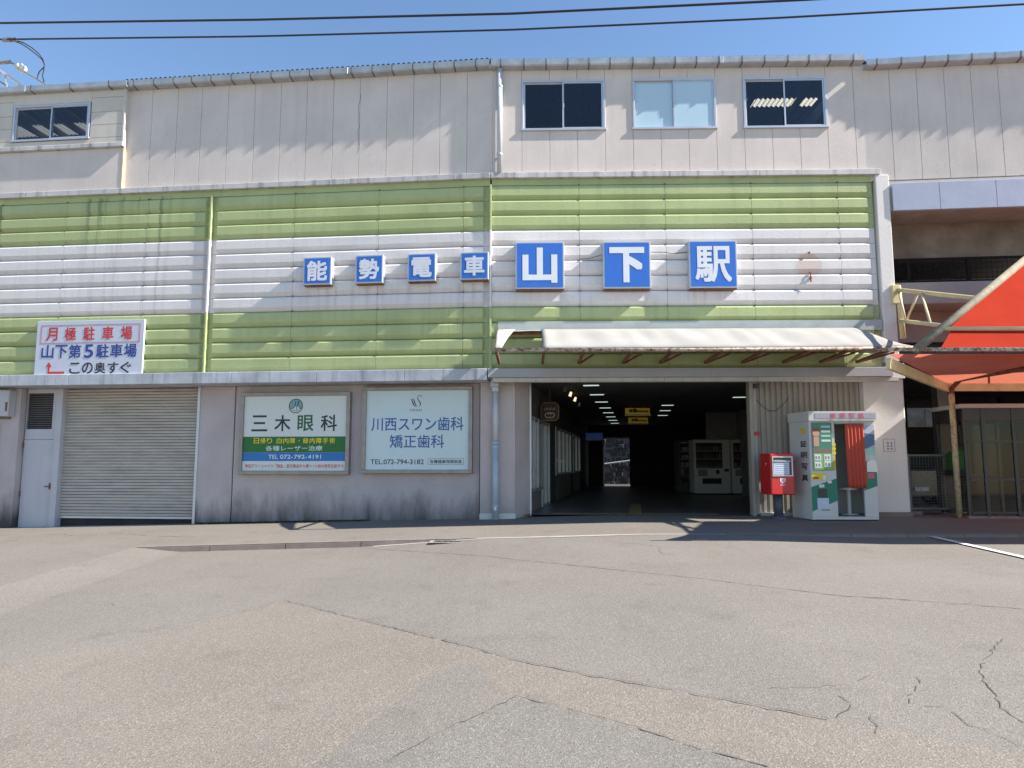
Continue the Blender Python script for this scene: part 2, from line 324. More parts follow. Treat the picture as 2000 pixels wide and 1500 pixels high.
def asphalt(name, c0, c1, speck, big=.10):
    m = bpy.data.materials.new(name); m.use_nodes = True; nt = m.node_tree; L = nt.links; p = nt.nodes['Principled BSDF']
    p.inputs['Roughness'].default_value = .88; p.inputs['Specular IOR Level'].default_value = .3
    g = N(nt, 'ShaderNodeNewGeometry')
    def nz(s, d): n = N(nt, 'ShaderNodeTexNoise'); n.inputs['Scale'].default_value = s; n.inputs['Detail'].default_value = d; L.new(g.outputs['Position'], n.inputs[0]); return n.outputs[0]
    def mr(v, a, b, lo=0, hi=1):
        r = N(nt, 'ShaderNodeMapRange'); r.inputs[1].default_value = a; r.inputs[2].default_value = b; r.inputs[3].default_value = lo; r.inputs[4].default_value = hi; L.new(v, r.inputs[0]); return r.outputs[0]
    def mx(a, b, f, bl='MIX'):
        x = N(nt, 'ShaderNodeMix', data_type='RGBA', blend_type=bl)
        for so_, v in ((x.inputs[0], f), (x.inputs[6], a), (x.inputs[7], b)):
            if hasattr(v, 'links'): L.new(v, so_)
            elif isinstance(v, (int, float)): so_.default_value = v
            else: so_.default_value = (*v, 1)
        return x.outputs[2]
    base = mx(c0, c1, mr(nz(.55, 6), .35, .65))
    base = mx(base, tuple(c * .72 for c in c0), mr(nz(2.3, 7), .56, .78, 0, .55))
    v = N(nt, 'ShaderNodeTexVoronoi'); v.inputs['Scale'].default_value = 105; L.new(g.outputs['Position'], v.inputs[0])
    sx = N(nt, 'ShaderNodeSeparateColor'); L.new(v.outputs['Color'], sx.inputs[0])
    base = mx(base, tuple(min(1, c * 1.75) for c in c1), mr(sx.outputs[0], .72, .95, 0, speck))
    base = mx(base, tuple(c * .45 for c in c0), mr(sx.outputs[1], .70, .95, 0, speck))
    base = mx(base, (c1[0] * 1.25, c1[1] * .95, c1[2] * .7), mr(sx.outputs[2], .88, .95, 0, speck * .7))
    v2 = N(nt, 'ShaderNodeTexVoronoi'); v2.inputs['Scale'].default_value = 190; L.new(g.outputs['Position'], v2.inputs[0])
    s2 = N(nt, 'ShaderNodeSeparateColor'); L.new(v2.outputs['Color'], s2.inputs[0])
    base = mx(base, tuple(c * .5 for c in c0), mr(s2.outputs[0], .6, 1, 0, speck))
    L.new(base, p.inputs['Base Color'])
    b = N(nt, 'ShaderNodeBump'); b.inputs['Strength'].default_value = .55; b.inputs['Distance'].default_value = .004; L.new(v.outputs['Distance'], b.inputs['Height']); L.new(b.outputs[0], p.inputs['Normal'])
    return m
M['asph_a'] = asphalt('asphalt_grey', (.186, .171, .150), (.210, .194, .171), .42)
M['asph_b'] = asphalt('asphalt_warm', (.202, .180, .151), (.226, .202, .171), .46)
M['asph_c'] = asphalt('asphalt_cool', (.178, .167, .149), (.202, .19, .17), .46)
M['pave'] = asphalt('pavement_asphalt', (.185, .165, .142), (.21, .19, .165), .45)

def frange(a, b, n): return [a + (b - a) * i / (n - 1) for i in range(n)]
xs = frange(-140, -12, 9)[:-1] + frange(-12, 14, 105) + frange(14, 140, 9)[1:]
ysr = frange(-120, -6, 6)[:-1] + frange(-6, KY, 40)
MB().sheet([[(x, y, z_road(x, y)) for x in xs] for y in ysr]).build('road', M['asph_a'], kind='structure')
ysp = [KY + .001] + frange(KY + .3, 15.2, 12)
MB().sheet([[(x, y, z_pave(x, y)) for x in xs] for y in ysp]).build('pavement', M['pave'], kind='structure')
MB().sheet([[(x, y, a_x(x) - .004) for x in frange(-140, 140, 15)] for y in (15.15, 40, 200)]).build('ground', M['conc2'], kind='structure')

# kerb stones along the pavement edge, a stone every 0.6 m, lowered in the middle
kb = thing('kerb', 'long row of worn kerb stones along the pavement edge', 'kerb', (0, KY, z_pave(0, KY)))
x = -6.0
while x < 12.5:
    if 0 <= x < 3.5: x += .9; continue
    L_ = 1.2 if x < 3 else .9
    hs = [(x + .006, kerb_h(x)), (x + L_ - .006, kerb_h(x + L_))]
    b = MB(); zt = [z_pave(xx, KY + .07) - z_pave(0, KY) + .002 for xx, h in hs]; zb = [z_road(xx, KY) - z_pave(0, KY) - .08 for xx, h in hs]
    P0 = [(hs[0][0], 0, zb[0]), (hs[0][0], .14, zb[0]), (hs[0][0], .14, zt[0]), (hs[0][0], .02, zt[0]), (hs[0][0], 0, zt[0] - .018)]
    P1 = [(hs[1][0], 0, zb[1]), (hs[1][0], .14, zb[1]), (hs[1][0], .14, zt[1]), (hs[1][0], .02, zt[1]), (hs[1][0], 0, zt[1] - .018)]
    b.loft(P0, P1, True); b.face(P0); b.face(P1); b.build('kerb_stone', M['kerb'], kb)
    x += L_
# concrete gutter channel in front of the kerb
rows = [[(xx, KY - .004, z_road(xx, KY) + .005) for xx in frange(-2.2, 3.4, 30)], [(xx, KY - .10 - .05 * math.sin(xx * 1.7) * (xx > -.6), z_road(xx, KY - .1) + .004) for xx in frange(-2.2, 3.4, 30)]]
MB().sheet(rows).build('gutter_channel', mat('channel_concrete', (.36, .33, .29), .9, var=.15, vs=5), kind='structure')
# drain grate
gx, gz = -1.0, z_road(-1.0, KY - .17)
dr = thing('drain_grate', 'small dark iron drain grate set beside the kerb', 'drain', (gx, KY - .17, gz))
MB().box(-.29, .29, -.15, .15, .003, .012).build('surround', mat('drain_surround', (.33, .30, .27), .9, var=.15, vs=5), dr)
MB().box(-.21, .21, -.10, .10, .0125, .015).build('pit', M['dark'], dr)
for i in range(5): MB().box(-.20 + i * .1 - .014, -.20 + i * .1 + .014, -.1, .1, .0155, .022).build('bar', M['bracket'], dr)

# patches of younger asphalt, cracks and joints
def G(px, py): return at_ground(px, py, z_road)
def patch(name, pix, m, lift):
    pts = [G(*p) for p in pix]
    fine = []
    for a, b in zip(pts, pts[1:] + pts[:1]):
        n = max(2, int((b - a).length / .12))
        for i in range(n):
            q = a.lerp(b, i / n); fine.append((q.x + random.uniform(-.008, .008), q.y + random.uniform(-.008, .008)))
    b = MB(); vs = [b.bm.verts.new((x, y, z_road(x, y) + lift)) for x, y in fine]; f = b.bm.faces.new(vs)
    bmesh.ops.triangulate(b.bm, faces=[f]); b.build(name, m, kind='structure')
patch('asphalt_patch', [(555, 1173), (1010, 1292), (1640, 1410), (2350, 1545), (2200, 1760), (-400, 1760), (-500, 1420), (0, 1292), (230, 1265), (380, 1222)], M['asph_b'], .004)
patch('asphalt_patch', [(1005, 1362), (1240, 1424), (1500, 1500), (1700, 1620), (300, 1640), (720, 1500), (880, 1424)], M['asph_c'], .0095)
def crack(pix, w=.012, jag=.02, step=.10, m='crack', lift=.013, brk=.12):
    pts = [G(*p) for p in pix]; fine = []
    for a, b in zip(pts, pts[1:]):
        n = max(1, int((b - a).length / step)); t = (b - a).normalized(); nrm = Vector((-t.y, t.x, 0))
        for i in range(n): fine.append(a.lerp(b, i / n) + nrm * random.gauss(0, jag))
    fine.append(pts[-1]); b = MB(); prev = None
    for i, p in enumerate(fine):
        q = fine[min(i + 1, len(fine) - 1)]; o = fine[max(i - 1, 0)]; t = (q - o).normalized(); nrm = Vector((-t.y, t.x, 0))
        ww = w * random.uniform(.2, .75); 
        A = [b.bm.verts.new((p.x + nrm.x * s * ww, p.y + nrm.y * s * ww, z_road(p.x, p.y) + lift)) for s in (-.5, .5)]
        if prev and random.random() > brk: b.bm.faces.new((prev[0], prev[1], A[1], A[0]))
        prev = A
    b.build('crack', M[m], kind='structure')
crack([(700, 1070), (1000, 1092), (1300, 1123), (1640, 1164), (2000, 1190), (2200, 1206)], .022, .006, .08, brk=.02, lift=.004)
crack([(555, 1173), (760, 1226), (1010, 1292), (1160, 1322), (1360, 1358), (1620, 1408)], .017, .007, .06, brk=.04)
crack([(555, 1173), (480, 1195), (380, 1222)], .008, .01, .06, brk=.4)
crack([(1005, 1362), (1110, 1387), (1240, 1424), (1370, 1468), (1500, 1502)], .016, .006, .05, brk=.05)
crack([(1005, 1362), (960, 1388), (880, 1424), (740, 1500)], .012, .008, .05, brk=.15)
crack([(1960, 1248), (1945, 1265), (1920, 1290), (1915, 1310), (1925, 1330), (1945, 1360), (1965, 1390), (2000, 1412)], .012, .010, .05, lift=.004)
crack([(1800, 1325), (1785, 1345), (1772, 1365), (1778, 1376), (1850, 1382), (1870, 1400), (1935, 1435), (2010, 1460)], .009, .012, .05, brk=.25, lift=.005)
crack([(1420, 1350), (1500, 1345), (1650, 1340), (1700, 1320)], .007, .012, .05, brk=.35, lift=.004)
crack([(1620, 1408), (1640, 1395), (1665, 1375), (1640, 1360)], .01, .010, .05, lift=.005)
crack([(1700, 1400), (1715, 1420), (1710, 1435)], .009, .010, .04, lift=.006)
crack([(1215, 1060), (1260, 1064), (1285, 1068), (1290, 1080), (1305, 1086)], .012, .02, .08, lift=.004)
crack([(1640, 1164), (1790, 1175), (1840, 1183), (1900, 1178)], .010, .012, .06, lift=.004)
crack([(1430, 1085), (1700, 1080), (1990, 1076)], .006, .012, .1, brk=.35, lift=.004)
crack([(290, 1228), (320, 1225), (350, 1218), (420, 1205)], .007, .012, .06, brk=.3, lift=.004)
crack([(120, 1175), (200, 1178), (250, 1188), (280, 1195)], .007, .012, .06, brk=.4, lift=.004)
crack([(660, 1190), (720, 1178), (780, 1166)], .006, .012, .06, brk=.3, lift=.004)
crack([(0, 1088), (90, 1077), (190, 1066), (330, 1058)], .012, .01, .1, brk=.15, lift=.004)
def pcrack(pix):
    global z_road
    keep = z_road; z_road = z_pave; crack(pix, .03, .02, .1, lift=.004); z_road = keep
pcrack([(20, 1051), (70, 1046), (110, 1043), (140, 1046), (190, 1044)])
pcrack([(215, 1041), (300, 1047), (380, 1049)])
# white bay marking
def marking(pix, w, name='road_marking'):
    pts = [G(*p) for p in pix]; b = MB(); n = 40; A = []; B = []
    t = (pts[-1] - pts[0]).normalized(); nr = Vector((-t.y, t.x, 0))
    for i in range(n + 1):
        q = pts[0].lerp(pts[-1], i / n); j = random.uniform(-.006, .006)
        A.append((q.x + nr.x * (w / 2 + j), q.y + nr.y * (w / 2 + j), z_road(q.x, q.y) + .016)); B.append((q.x - nr.x * w / 2, q.y - nr.y * w / 2, z_road(q.x, q.y) + .016))
    b.loft(A, B).build(name, M['line'], kind='structure')
marking([(1800, 1045), (2030, 1097)], .12)
marking([(1812, 1044.5), (2060, 1042.5)], .05)
# ------------------------------------------------------------ the station building
bld = thing('station_building', 'two-storey station building with green and white ribbed cladding and cream concrete upper walls', 'station', (CX, CY, 0))
def inb(fr): v = fr.o - Vector((CX, CY, 0)); return dict(parent=bld, loc=(v.x, v.y, v.z), rz=fr.a)
def sub(fr, name, m=None):          # an empty part set on a wall line
    o = bpy.data.objects.new(name, None); COL.objects.link(o); o.empty_display_size = .1
    v = fr.o - Vector((CX, CY, 0)); o.parent = bld; o.location = v; o.rotation_euler = (0, 0, fr.a); return o
SL = lambda px, d=0.0, py=500: FL.hit(px, py, d)[0]
SR = lambda px, d=0.0, py=500: FR.hit(px, py, d)[0]
ZR = lambda py, d=0.0, px=965: FR.hit(px, py, d)[1]
S_END = SR(1714, 0, 450)            # right end of the green wall
z_cb, z_ct = ZR(720), ZR(361)       # cladding bottom and top
z_t0, z_t1 = ZR(349), ZR(338.5)     # top trim
# --- ribbed planks
rowh = (z_ct - z_cb) / 12
def plank_mesh(w, capl, capr):
    h = rowh - .004; D = .07
    prof = [(D, 0), (D * .8, .012), (0, .092), (0, h - .05), (.007, h - .034), (.02, h - .018), (D, h - .003)]
    b = MB()
    def sec(x, k): return [(x, y if k == 1 else D - (D - y) * k, z) for y, z in prof]
    stations = []
    if capl: stations += [(0.003, 0), (.10, 0), (.14, 1)]
    else: stations += [(.003, 1)]
    if capr: stations += [(w - .14, 1), (w - .10, 0), (w - .003, 0)]
    else: stations += [(w - .003, 1)]
    for (x0, k0), (x1, k1) in zip(stations, stations[1:]): b.loft(sec(x0, k0), sec(x1, k1))
    for x_, k in (stations[0], stations[-1]): b.loft(sec(x_, k), [(x_, D + .01, z) for y, z in prof])
    bmesh.ops.remove_doubles(b.bm, verts=b.bm.verts[:], dist=.0005)
    return b.mesh('panel')
def cladding(fr, cuts, caps):
    root = sub(fr, 'cladding')
    for (s0, s1), (cl, cr) in zip(zip(cuts, cuts[1:]), caps):
        me = plank_mesh(s1 - s0, cl, cr); me.materials.append(M['green'])
        for r in range(12):
            o = put('panel', me, M['white'] if 3 <= r <= 7 else M['green'], root, (s0, 0, z_ct - (r + 1) * rowh + .002))
    MB().box(cuts[0], cuts[-1], .083, .12, z_cb - .02, z_t0 + .02).build('backing_sheet', M['joint'], root)
    MB().box(cuts[0], cuts[-1], .045, .082, z_ct, z_t0).build('header_strip', M['green'], root)
    return root
lc = [-14.2, -12.4, -10.75] + [SL(p) for p in (-40, 124, 284, 409, 573, 738, 905)] + [-.02]
cl_l = cladding(FL, lc, [(0, 0)] * 5 + [(0, 1)] + [(1, 0)] + [(0, 0)] * 2 + [(0, 1)])
rc = [.02] + [SR(p) for p in (1132, 1302, 1472, 1643)] + [S_END - .03]
cl_r = cladding(FR, rc, [(0, 0)] * 4 + [(0, 1)])
for fr, s, par in ((FL, SL(409), cl_l), (FR, 0.0, cl_r)):
    for r0, r1, m in ((0, 3, 'green'), (3, 8, 'white'), (8, 12, 'green')):
        MB().box(s - .018, s + .018, -.035, .08, z_ct - r1 * rowh + .001, z_ct - r0 * rowh - .001, .004).build('batten', M[m], par)
# bolts along plank joints
bb = MB()
for c in rc[1:-1]:
    for r in range(12): bb.box(c - .012, c + .012, .0, .034, z_ct - r * rowh - .018, z_ct - r * rowh + .006)
bb.build('bolt_row', M['joint'], cl_r, kind='stuff')
bb = MB()
for c in lc[2:-1]:
    for r in range(12): bb.box(c - .012, c + .012, .0, .034, z_ct - r * rowh - .018, z_ct - r * rowh + .006)
bb.build('bolt_row', M['joint'], cl_l, kind='stuff')
# --- trims
def run_boxes(fr, name, m, cuts, y0, y1, z0, z1, bev=.006):
    rt = sub(fr, name)
    for a, b_ in zip(cuts, cuts[1:]): MB().box(a + .002, b_ - .002, y0, y1, z0, z1, bev).build(name + '_section', M[m], rt)
    return rt
run_boxes(FL, 'top_trim', 'trim', [-14.2, -12, -10.2, -8.4, -6.6, -4.8, -3.0, -1.5, -.006], -.05, .3, z_t0, z_t1)
run_boxes(FR, 'top_trim', 'trim', [.006, 1.8, 3.6, 5.4, SR(1720, -.04, 340)], -.05, .3, z_t0, z_t1)
zb_t, zb_b = z_cb - .006, ZR(742, -.1, 955)
run_boxes(FL, 'lower_ledge', 'ledge', [-14.2, -12.2, -10.4, -8.85, -7.0, -5.3, -3.5, -1.7, -.05], -.1, 1.3, zb_b, zb_t, .008)
zs_t = ZR(737, -.1)
MB().box(-.04, SR(1745, -.1, 730), -.1, .6, zs_t, zb_t, .006).build('entrance_beam', M['ledge2'], **inb(FR))
run_boxes(FR, 'fascia_board', 'strip', [.05, .9, 1.77, 2.6, 3.4, 4.3, 5.2, 6.1, SR(1755, -.06, 740)], -.06, .1, ZR(746, -.06), zs_t - .004, .004)
# --- upper concrete wall, panel by panel
z_u0 = z_t1 + .002
z_gl = FL.hit(600, 157, .05)[1]; z_gr = FR.hit(1300, 133, .05)[1]
up_l = sub(FL, 'upper_wall'); up_r = sub(FR, 'upper_wall'); up_t = sub(FT, 'upper_wall')
def wall_panel(root, s0, s1, z0, z1, y0=.05, m='alc'):
    return MB().box(s0 + .0025, s1 - .0025, y0, y0 + .09, z0, z1, .005).build('panel', M[m], root)
cut_l = [SL(p, .05, 250) for p in (246, 295, 345, 392, 444, 496, 547, 598, 650, 702, 755, 807, 859, 912)] + [.03]
for a, b_ in zip(cut_l, cut_l[1:]): wall_panel(up_l, a, b_, z_u0, z_gl + .12)
MB().box(cut_l[0] - .1, .0, .15, .2, z_u0 - .1, z_gl + .12).build('wall_core', M['joint'], up_l)
crackz = MB(); pts = [(SL(702, .05, 250) + random.gauss(-.02, .015), z_u0 + 1.9 - i * .12) for i in range(12)]
crackz.ribbon(pts, .008, .047).build('wall_crack', M['joint'], up_l)
wcols = [SR(965 + 54.2 * k, .05, 230) for k in range(15)]
z_w1, z_w0 = FR.hit(1300, 154.5, .05)[1], FR.hit(1300, 253, .05)[1]
for k in range(14):
    a, b_ = wcols[k], wcols[k + 1]
    if k == 0: a = .03
    if k == 13: b_ = s_d + .02
    if a >= b_: continue
    if 1 <= k <= 3 or 5 <= k <= 7 or 9 <= k <= 11:
        wall_panel(up_r, a, b_, z_u0, z_w0); wall_panel(up_r, a, b_, z_w1, z_gr + .12)
    else: wall_panel(up_r, a, b_, z_u0, z_gr + .12)
for a, b_ in ((.03, wcols[1]), (wcols[4], wcols[5]), (wcols[8], wcols[9]), (wcols[12], s_d)):
    MB().box(a + .01, b_ - .01, .15, .2, z_u0, z_gr + .12).build('wall_core', M['joint'], up_r)
for a, b_ in ((wcols[1], wcols[4]), (wcols[5], wcols[8]), (wcols[9], wcols[12])):
    MB().box(a, b_, .15, .2, z_u0, z_w0 - .02).build('wall_core', M['joint'], up_r); MB().box(a, b_, .15, .2, z_w1 + .02, z_gr + .12).build('wall_core', M['joint'], up_r)
z_tb = FT.hit(1870, 347, .05)[1]; z_gt = FT.hit(1850, 128, .05)[1]
tc = [-.035] + [FT.hit(p, 250, .05)[0] for p in (1742, 1796, 1850, 1903, 1957, 2012, 2068, 2125, 2182, 2240)]
for a, b_ in zip(tc, tc[1:]): wall_panel(up_t, a, b_, z_tb, z_gt + .12)
MB().box(.1, tc[-1], .15, .2, z_tb + .01, z_gt + .12).build('wall_core', M['joint'], up_t)
# --- sliding windows
def slider(fr, root_name, s0, s1, z0, z1, y, label=None, blind=False, panes=2):
    wd = sub(fr, root_name); f = .045
    fb = MB()
    fb.box(s0, s1, y - .035, y + .05, z1 - f, z1, .004).box(s0 - .02, s1 + .02, y - .055, y + .05, z0, z0 + f, .004)
    fb.box(s0, s0 + f, y - .035, y + .05, z0 + f, z1 - f, .004).box(s1 - f, s1, y - .035, y + .05, z0 + f, z1 - f, .004).build('frame', M['alu'], wd)
    mid = (s0 + s1) / 2
    for k, (a, b_) in enumerate(((s0 + f, mid + .02), (mid - .02, s1 - f))):
        yy = y - .02 + .03 * (1 - k); sb = MB(); q = .03
        sb.box(a, b_, yy, yy + .022, z0 + f, z0 + f + q).box(a, b_, yy, yy + .022, z1 - f - q, z1 - f).box(a, a + q, yy, yy + .022, z0 + f + q, z1 - f - q).box(b_ - q, b_, yy, yy + .022, z0 + f + q, z1 - f - q)
        sb.build('sash', M['alu'], wd)
        MB().box(a + q, b_ - q, yy + .008, yy + .013, z0 + f + q, z1 - f - q).build('pane', M['frost' if blind else 'glass'], wd)
    MB().box(mid - .012, mid + .012, y - .035, y - .02, (z0 + z1) / 2 - .06, (z0 + z1) / 2 + .04, .003).build('latch', M['alu'], wd)
    if label: wd['label'] = label
for k, (a, b_) in enumerate(((1024, 1180), (1238, 1393), (1452, 1607))):
    s0, s1, z0, z1 = FR.rect(a, 154.5, b_, 253, .03); slider(FR, 'window', wcols[1 + 4 * k] - .004, wcols[4 + 4 * k] + .004, z_w0 - .004, z_w1 + .004, .06, blind=(k == 1))
# room behind the windows: dark walls and a corrugated roof with clear sheets
def corr_roof(fr, name, s0, s1, y0, y1, z, slope, m, root, pitch=.11, amp=.018):
    n = int((s1 - s0) / pitch * 8); A, B = [], []
    for i in range(n + 1):
        s = s0 + (s1 - s0) * i / n; dz = amp * math.sin(2 * math.pi * s / pitch)
        A.append((s, y0, z + dz)); B.append((s, y1, z + slope * (y1 - y0) + dz))
    return MB().loft(A, B).build(name, M[m], root, smooth=True)
rf = {}
for fr, nm, s0, s1, zz in ((FL, 'L', SL(250, .05, 160), .0, z_gl), (FR, 'R', .0, s_d + .05, z_gr), (FT, 'T', .0, tc[-1], z_gt)):
    r_ = sub(fr, 'roof'); rf[nm] = r_; z0 = zz + {'L': .21, 'R': .185, 'T': .15}[nm]
    corr_roof(fr, 'roof_sheet', s0, s1, -.03, 1.9, z0, .05, 'roof', r_)
    if nm == 'R':
        k0, k1 = SR(1425, 2.1, 190), SR(1590, 2.1, 190)
        corr_roof(fr, 'roof_sheet', s0, k0, 1.9, 2.3, z0 + .0965, .05, 'roof', r_); corr_roof(fr, 'clear_sheet', k0, k1, 1.9, 2.3, z0 + .0965, .05, 'beigeroof', r_); corr_roof(fr, 'roof_sheet', k1, s1, 1.9, 2.3, z0 + .0965, .05, 'roof', r_)
    else: corr_roof(fr, 'roof_sheet', s0, s1, 1.9, 2.3, z0 + .0965, .05, 'roof', r_)
    corr_roof(fr, 'roof_sheet', s0, s1, 2.3, 7.0, z0 + .1165, .05, 'roof', r_)
    MB().box(s0, s1, 4.0, 4.1, z_u0 - .4, z0 + .2).build('inner_wall', M['dark'], r_)
    MB().box(s0, s1, .2, 4.0, z_u0 - .5, z_u0 - .42).build('inner_floor', M['dark'], r_)
    for k in range(7):
        if nm != 'T': MB().box(s0 + (s1 - s0) * k / 7 + .3, s0 + (s1 - s0) * k / 7 + .38, .22, 4.0, z0 - .2, z0 - .06).build('rafter', M['dark'], r_)
    MB().box(s0, s1, .9, 1.0, z0 - .06, z0 + .0).build('purlin', M['dark2'], r_)
    if nm == 'R': MB().box(s1 + .06, s1 + .9, 3.6, 3.7, z_u0 - .5, z0 + .8).prism([(.1, z_u0 - .5), (3.6, z_u0 - .5), (3.6, z0 + .8), (.1, z0 - .08)], s1 + .35, s1 + .45, 'x').build('inner_wall', M['dark'], r_)
# --- gutters with brackets
def gutter(fr, s0, s1, z, step, h=.13):
    g = sub(fr, 'gutter'); prof = [(.045, z - .01), (-.10, z), (-.125, z + .02), (-.14, z + h), (-.125, z + h), (-.11, z + .03), (.03, z + .01), (.045, z + h)]
    MB().loft([(s0, y, zz) for y, zz in prof], [(s1, y, zz) for y, zz in prof], True).face([(s0, y, zz) for y, zz in prof]).face([(s1, y, zz) for y, zz in prof]).build('trough', M['gutter'], g)
    s = s0 + .2; k = 0
    while s < s1:
        bk = MB(); pr = [(-.144, z + h + .012), (-.144, z + .012), (-.10, z - .012), (.04, z - .02), (.04, z - .008), (-.098, z + .0), (-.13, z + .02), (-.13, z + h + .012)]
        bk.prism(pr, s - .013, s + .013, 'x').build('bracket', M['bracket'], g); s += step * random.uniform(.94, 1.06)
    MB().box(s0 + (s1 - s0) * .62 - .04, s0 + (s1 - s0) * .62 + .04, -.146, .04, z - .014, z + h + .004, .004).build('joint_sleeve', M['gutter'], g)
    return g
gutter(FL, SL(246, -.1, 160), -.02, z_gl - .0, .44); gutter(FR, .0, s_d - .0, z_gr, .45); gutter(FT, .04, tc[-1], z_gt - .01, .46)
# --- upper downpipe at the corner
dp = sub(FR, 'downpipe'); sx0 = SR(976, -.05, 230); MB().tube([(sx0, -.02, z_gr + .02), (sx0, -.02, z_u0 + .0)], .052, 14).build('pipe', M['pvc2'], dp, smooth=True)
for zz in (z_gr - .42, z_u0 + .37): MB().tube([(sx0, -.02, zz), (sx0, -.02, zz + .035)], .062, 14).build('pipe_band', M['alu'], dp)
# --- left end: boarded box with a window, its gutter and plain wall under it
ls = sub(FL, 'side_bay'); s_e = SL(243, -.06, 230); zlb = FL.hit(120, 292, -.06)[1]; zlg = FL.hit(120, 179, -.06)[1]
w0, w1, wz0, wz1 = FL.rect(24, 203, 174, 274, -.08)
rows_z = [zlb + .10] + [FL.hit(205, p, -.06)[1] for p in (268, 243, 218, 190)] + [zlg + .1]
for a, b_ in zip(rows_z, rows_z[1:]):
    MB().box(w1 + .02, s_e - .03, -.06, .0, a + .003, b_ - .003, .004).build('siding_board', M['alc2'], ls)
    MB().box(-14.2, w0 - .02, -.06, .0, a + .003, b_ - .003, .004).build('siding_board', M['alc2'], ls)
MB().box(w0 - .018, w1 + .018, -.06, .0, wz1 + .01, zlg + .1, .004).build('siding_board', M['alc2'], ls)
MB().box(w0 - .018, w1 + .018, -.06, .0, zlb + .1, wz0 - .01, .004).build('siding_board', M['alc2'], ls)
MB().box(s_e - .028, s_e + .012, -.075, .14, zlb - .0, zlg + .1, .004).build('corner_trim', M['alc2'], ls)
MB().box(-14.2, s_e + .02, -.10, .02, zlb + .0, zlb + .095, .01).build('sill_band', M['trim'], ls)
MB().box(-14.2, s_e - .02, -.02, .1, z_u0, zlb - .003, .006).build('lower_panel', M['alc'], ls)
MB().box(s_e - .018, s_e + .012, -.03, .1, z_u0, zlb - .003, .003).build('corner_trim', M['cream'], ls)
slider(FL, 'window', w0, w1, wz0, wz1, -.04)
gutter(FL, -14.2, SL(246, -.18, 172), zlg - .02, .95, .12).location.y -= .06
r_ = rf['L']; corr_roof(FL, 'roof_sheet', -14.2, s_e, -.1, 1.7, zlg + .14, .03, 'roof', r_); corr_roof(FL, 'clear_sheet', -14.2, s_e, 1.7, 2.3, zlg + .194, .03, 'beigeroof', r_); corr_roof(FL, 'roof_sheet', -14.2, s_e, 2.3, 5, zlg + .212, .03, 'roof', r_)
MB().box(-14.2, s_e, 3.4, 3.5, zlb - .6, zlg + .3).build('inner_wall', M['dark'], r_)
for k in range(6): MB().box(-11.6 + .55 * k, -11.52 + .55 * k, .02, 3.4, zlg - .05, zlg + .08).build('rafter', M['dark2'], r_)

# --- lower storey, left of the entrance
lw = sub(FL, 'lower_wall'); D = .5
LZ = -.75
def low_px(a, b_, m='low', y=D, z0=LZ, z1=zb_b): return MB().box(SL(a, y, 880) + .003, SL(b_, y, 880) - .003, y, y + .25, z0, z1 - .002, .008).build('wall_section', M[m], lw)
low_px(386, 455); low_px(456.5, 937)
MB().box(SL(456, D, 880) - .05, SL(456, D, 880) + .05, D + .05, D + .2, LZ, zb_b - .003).build('joint_filler', M['joint'], lw)
low_px(-320, 33, y=D - .12)
MB().box(SL(33, D, 880), SL(40, D, 880), D + .003, D + .25, LZ, zb_b - .003).build('wall_section', M['door'], lw)
MB().box(SL(105, D, 880), SL(117, D, 880), D - .02, D + .25, LZ, zb_b - .003, .006).build('shutter_jamb', M['door'], lw)
MB().box(SL(382, D, 880), SL(387, D, 880), D - .02, D + .004, LZ + .2, zb_b - .003, .004).build('shutter_jamb', M['alu'], lw)
# plant-room door with a louvre
dr_ = sub(FL, 'steel_door'); a, b_, z0, z1 = FL.rect(41, 859, 105, 1027, D + .02)
MB().box(a, b_ - .05, D + .02, D + .07, LZ, z1, .004).build('door_leaf', M['door'], dr_)
hx = FL.hit(97, 933, D)[0]; MB().tube([(hx, D + .02, z1 - 1.0), (hx, D - .03, z1 - 1.0), (hx - .09, D - .03, z1 - 1.0)], .012, 8).box(hx - .02, hx + .02, D + .008, D + .02, z1 - 1.06, z1 - .93).build('handle', M['rust2'], dr_)
MB().box(b_ - .047, b_ + .02, D + .0, D + .08, LZ, zb_b - .01, .004).build('door_frame', M['door'], dr_)
l0, l1, lz0, lz1 = FL.rect(52, 768, 102, 838, D + .01)
MB().box(a, b_ - .05, D + .03, D + .07, z1 + .006, lz0, .003).box(a, l0, D + .03, D + .07, lz0, zb_b - .01).box(l1, b_ - .05, D + .03, D + .07, lz0, zb_b - .01).box(l0, l1, D + .03, D + .07, lz1, zb_b - .01).build('transom', M['door'], dr_)
MB().box(a - .5, b_ + .1, D + .12, D + .14, z1 - .3, zb_b - .004).build('louvre_void', M['dark'], dr_)
nl = 16; me = MB().box(l0, l1, D + .03, D + .036, 0, .012).mesh('louvre_blade'); me.materials.append(M['bracket'])
for i in range(nl): o = put('louvre_blade', me, M['bracket'], dr_, (0, 0, lz0 + (i + .4) * (lz1 - lz0) / nl)); 
for hz in (z1 - .12, z1 - 1.15, z1 - 2.05): MB().box(a - .012, a + .012, D + .005, D + .03, hz - .06, hz + .06).build('hinge', M['rust2'], dr_)
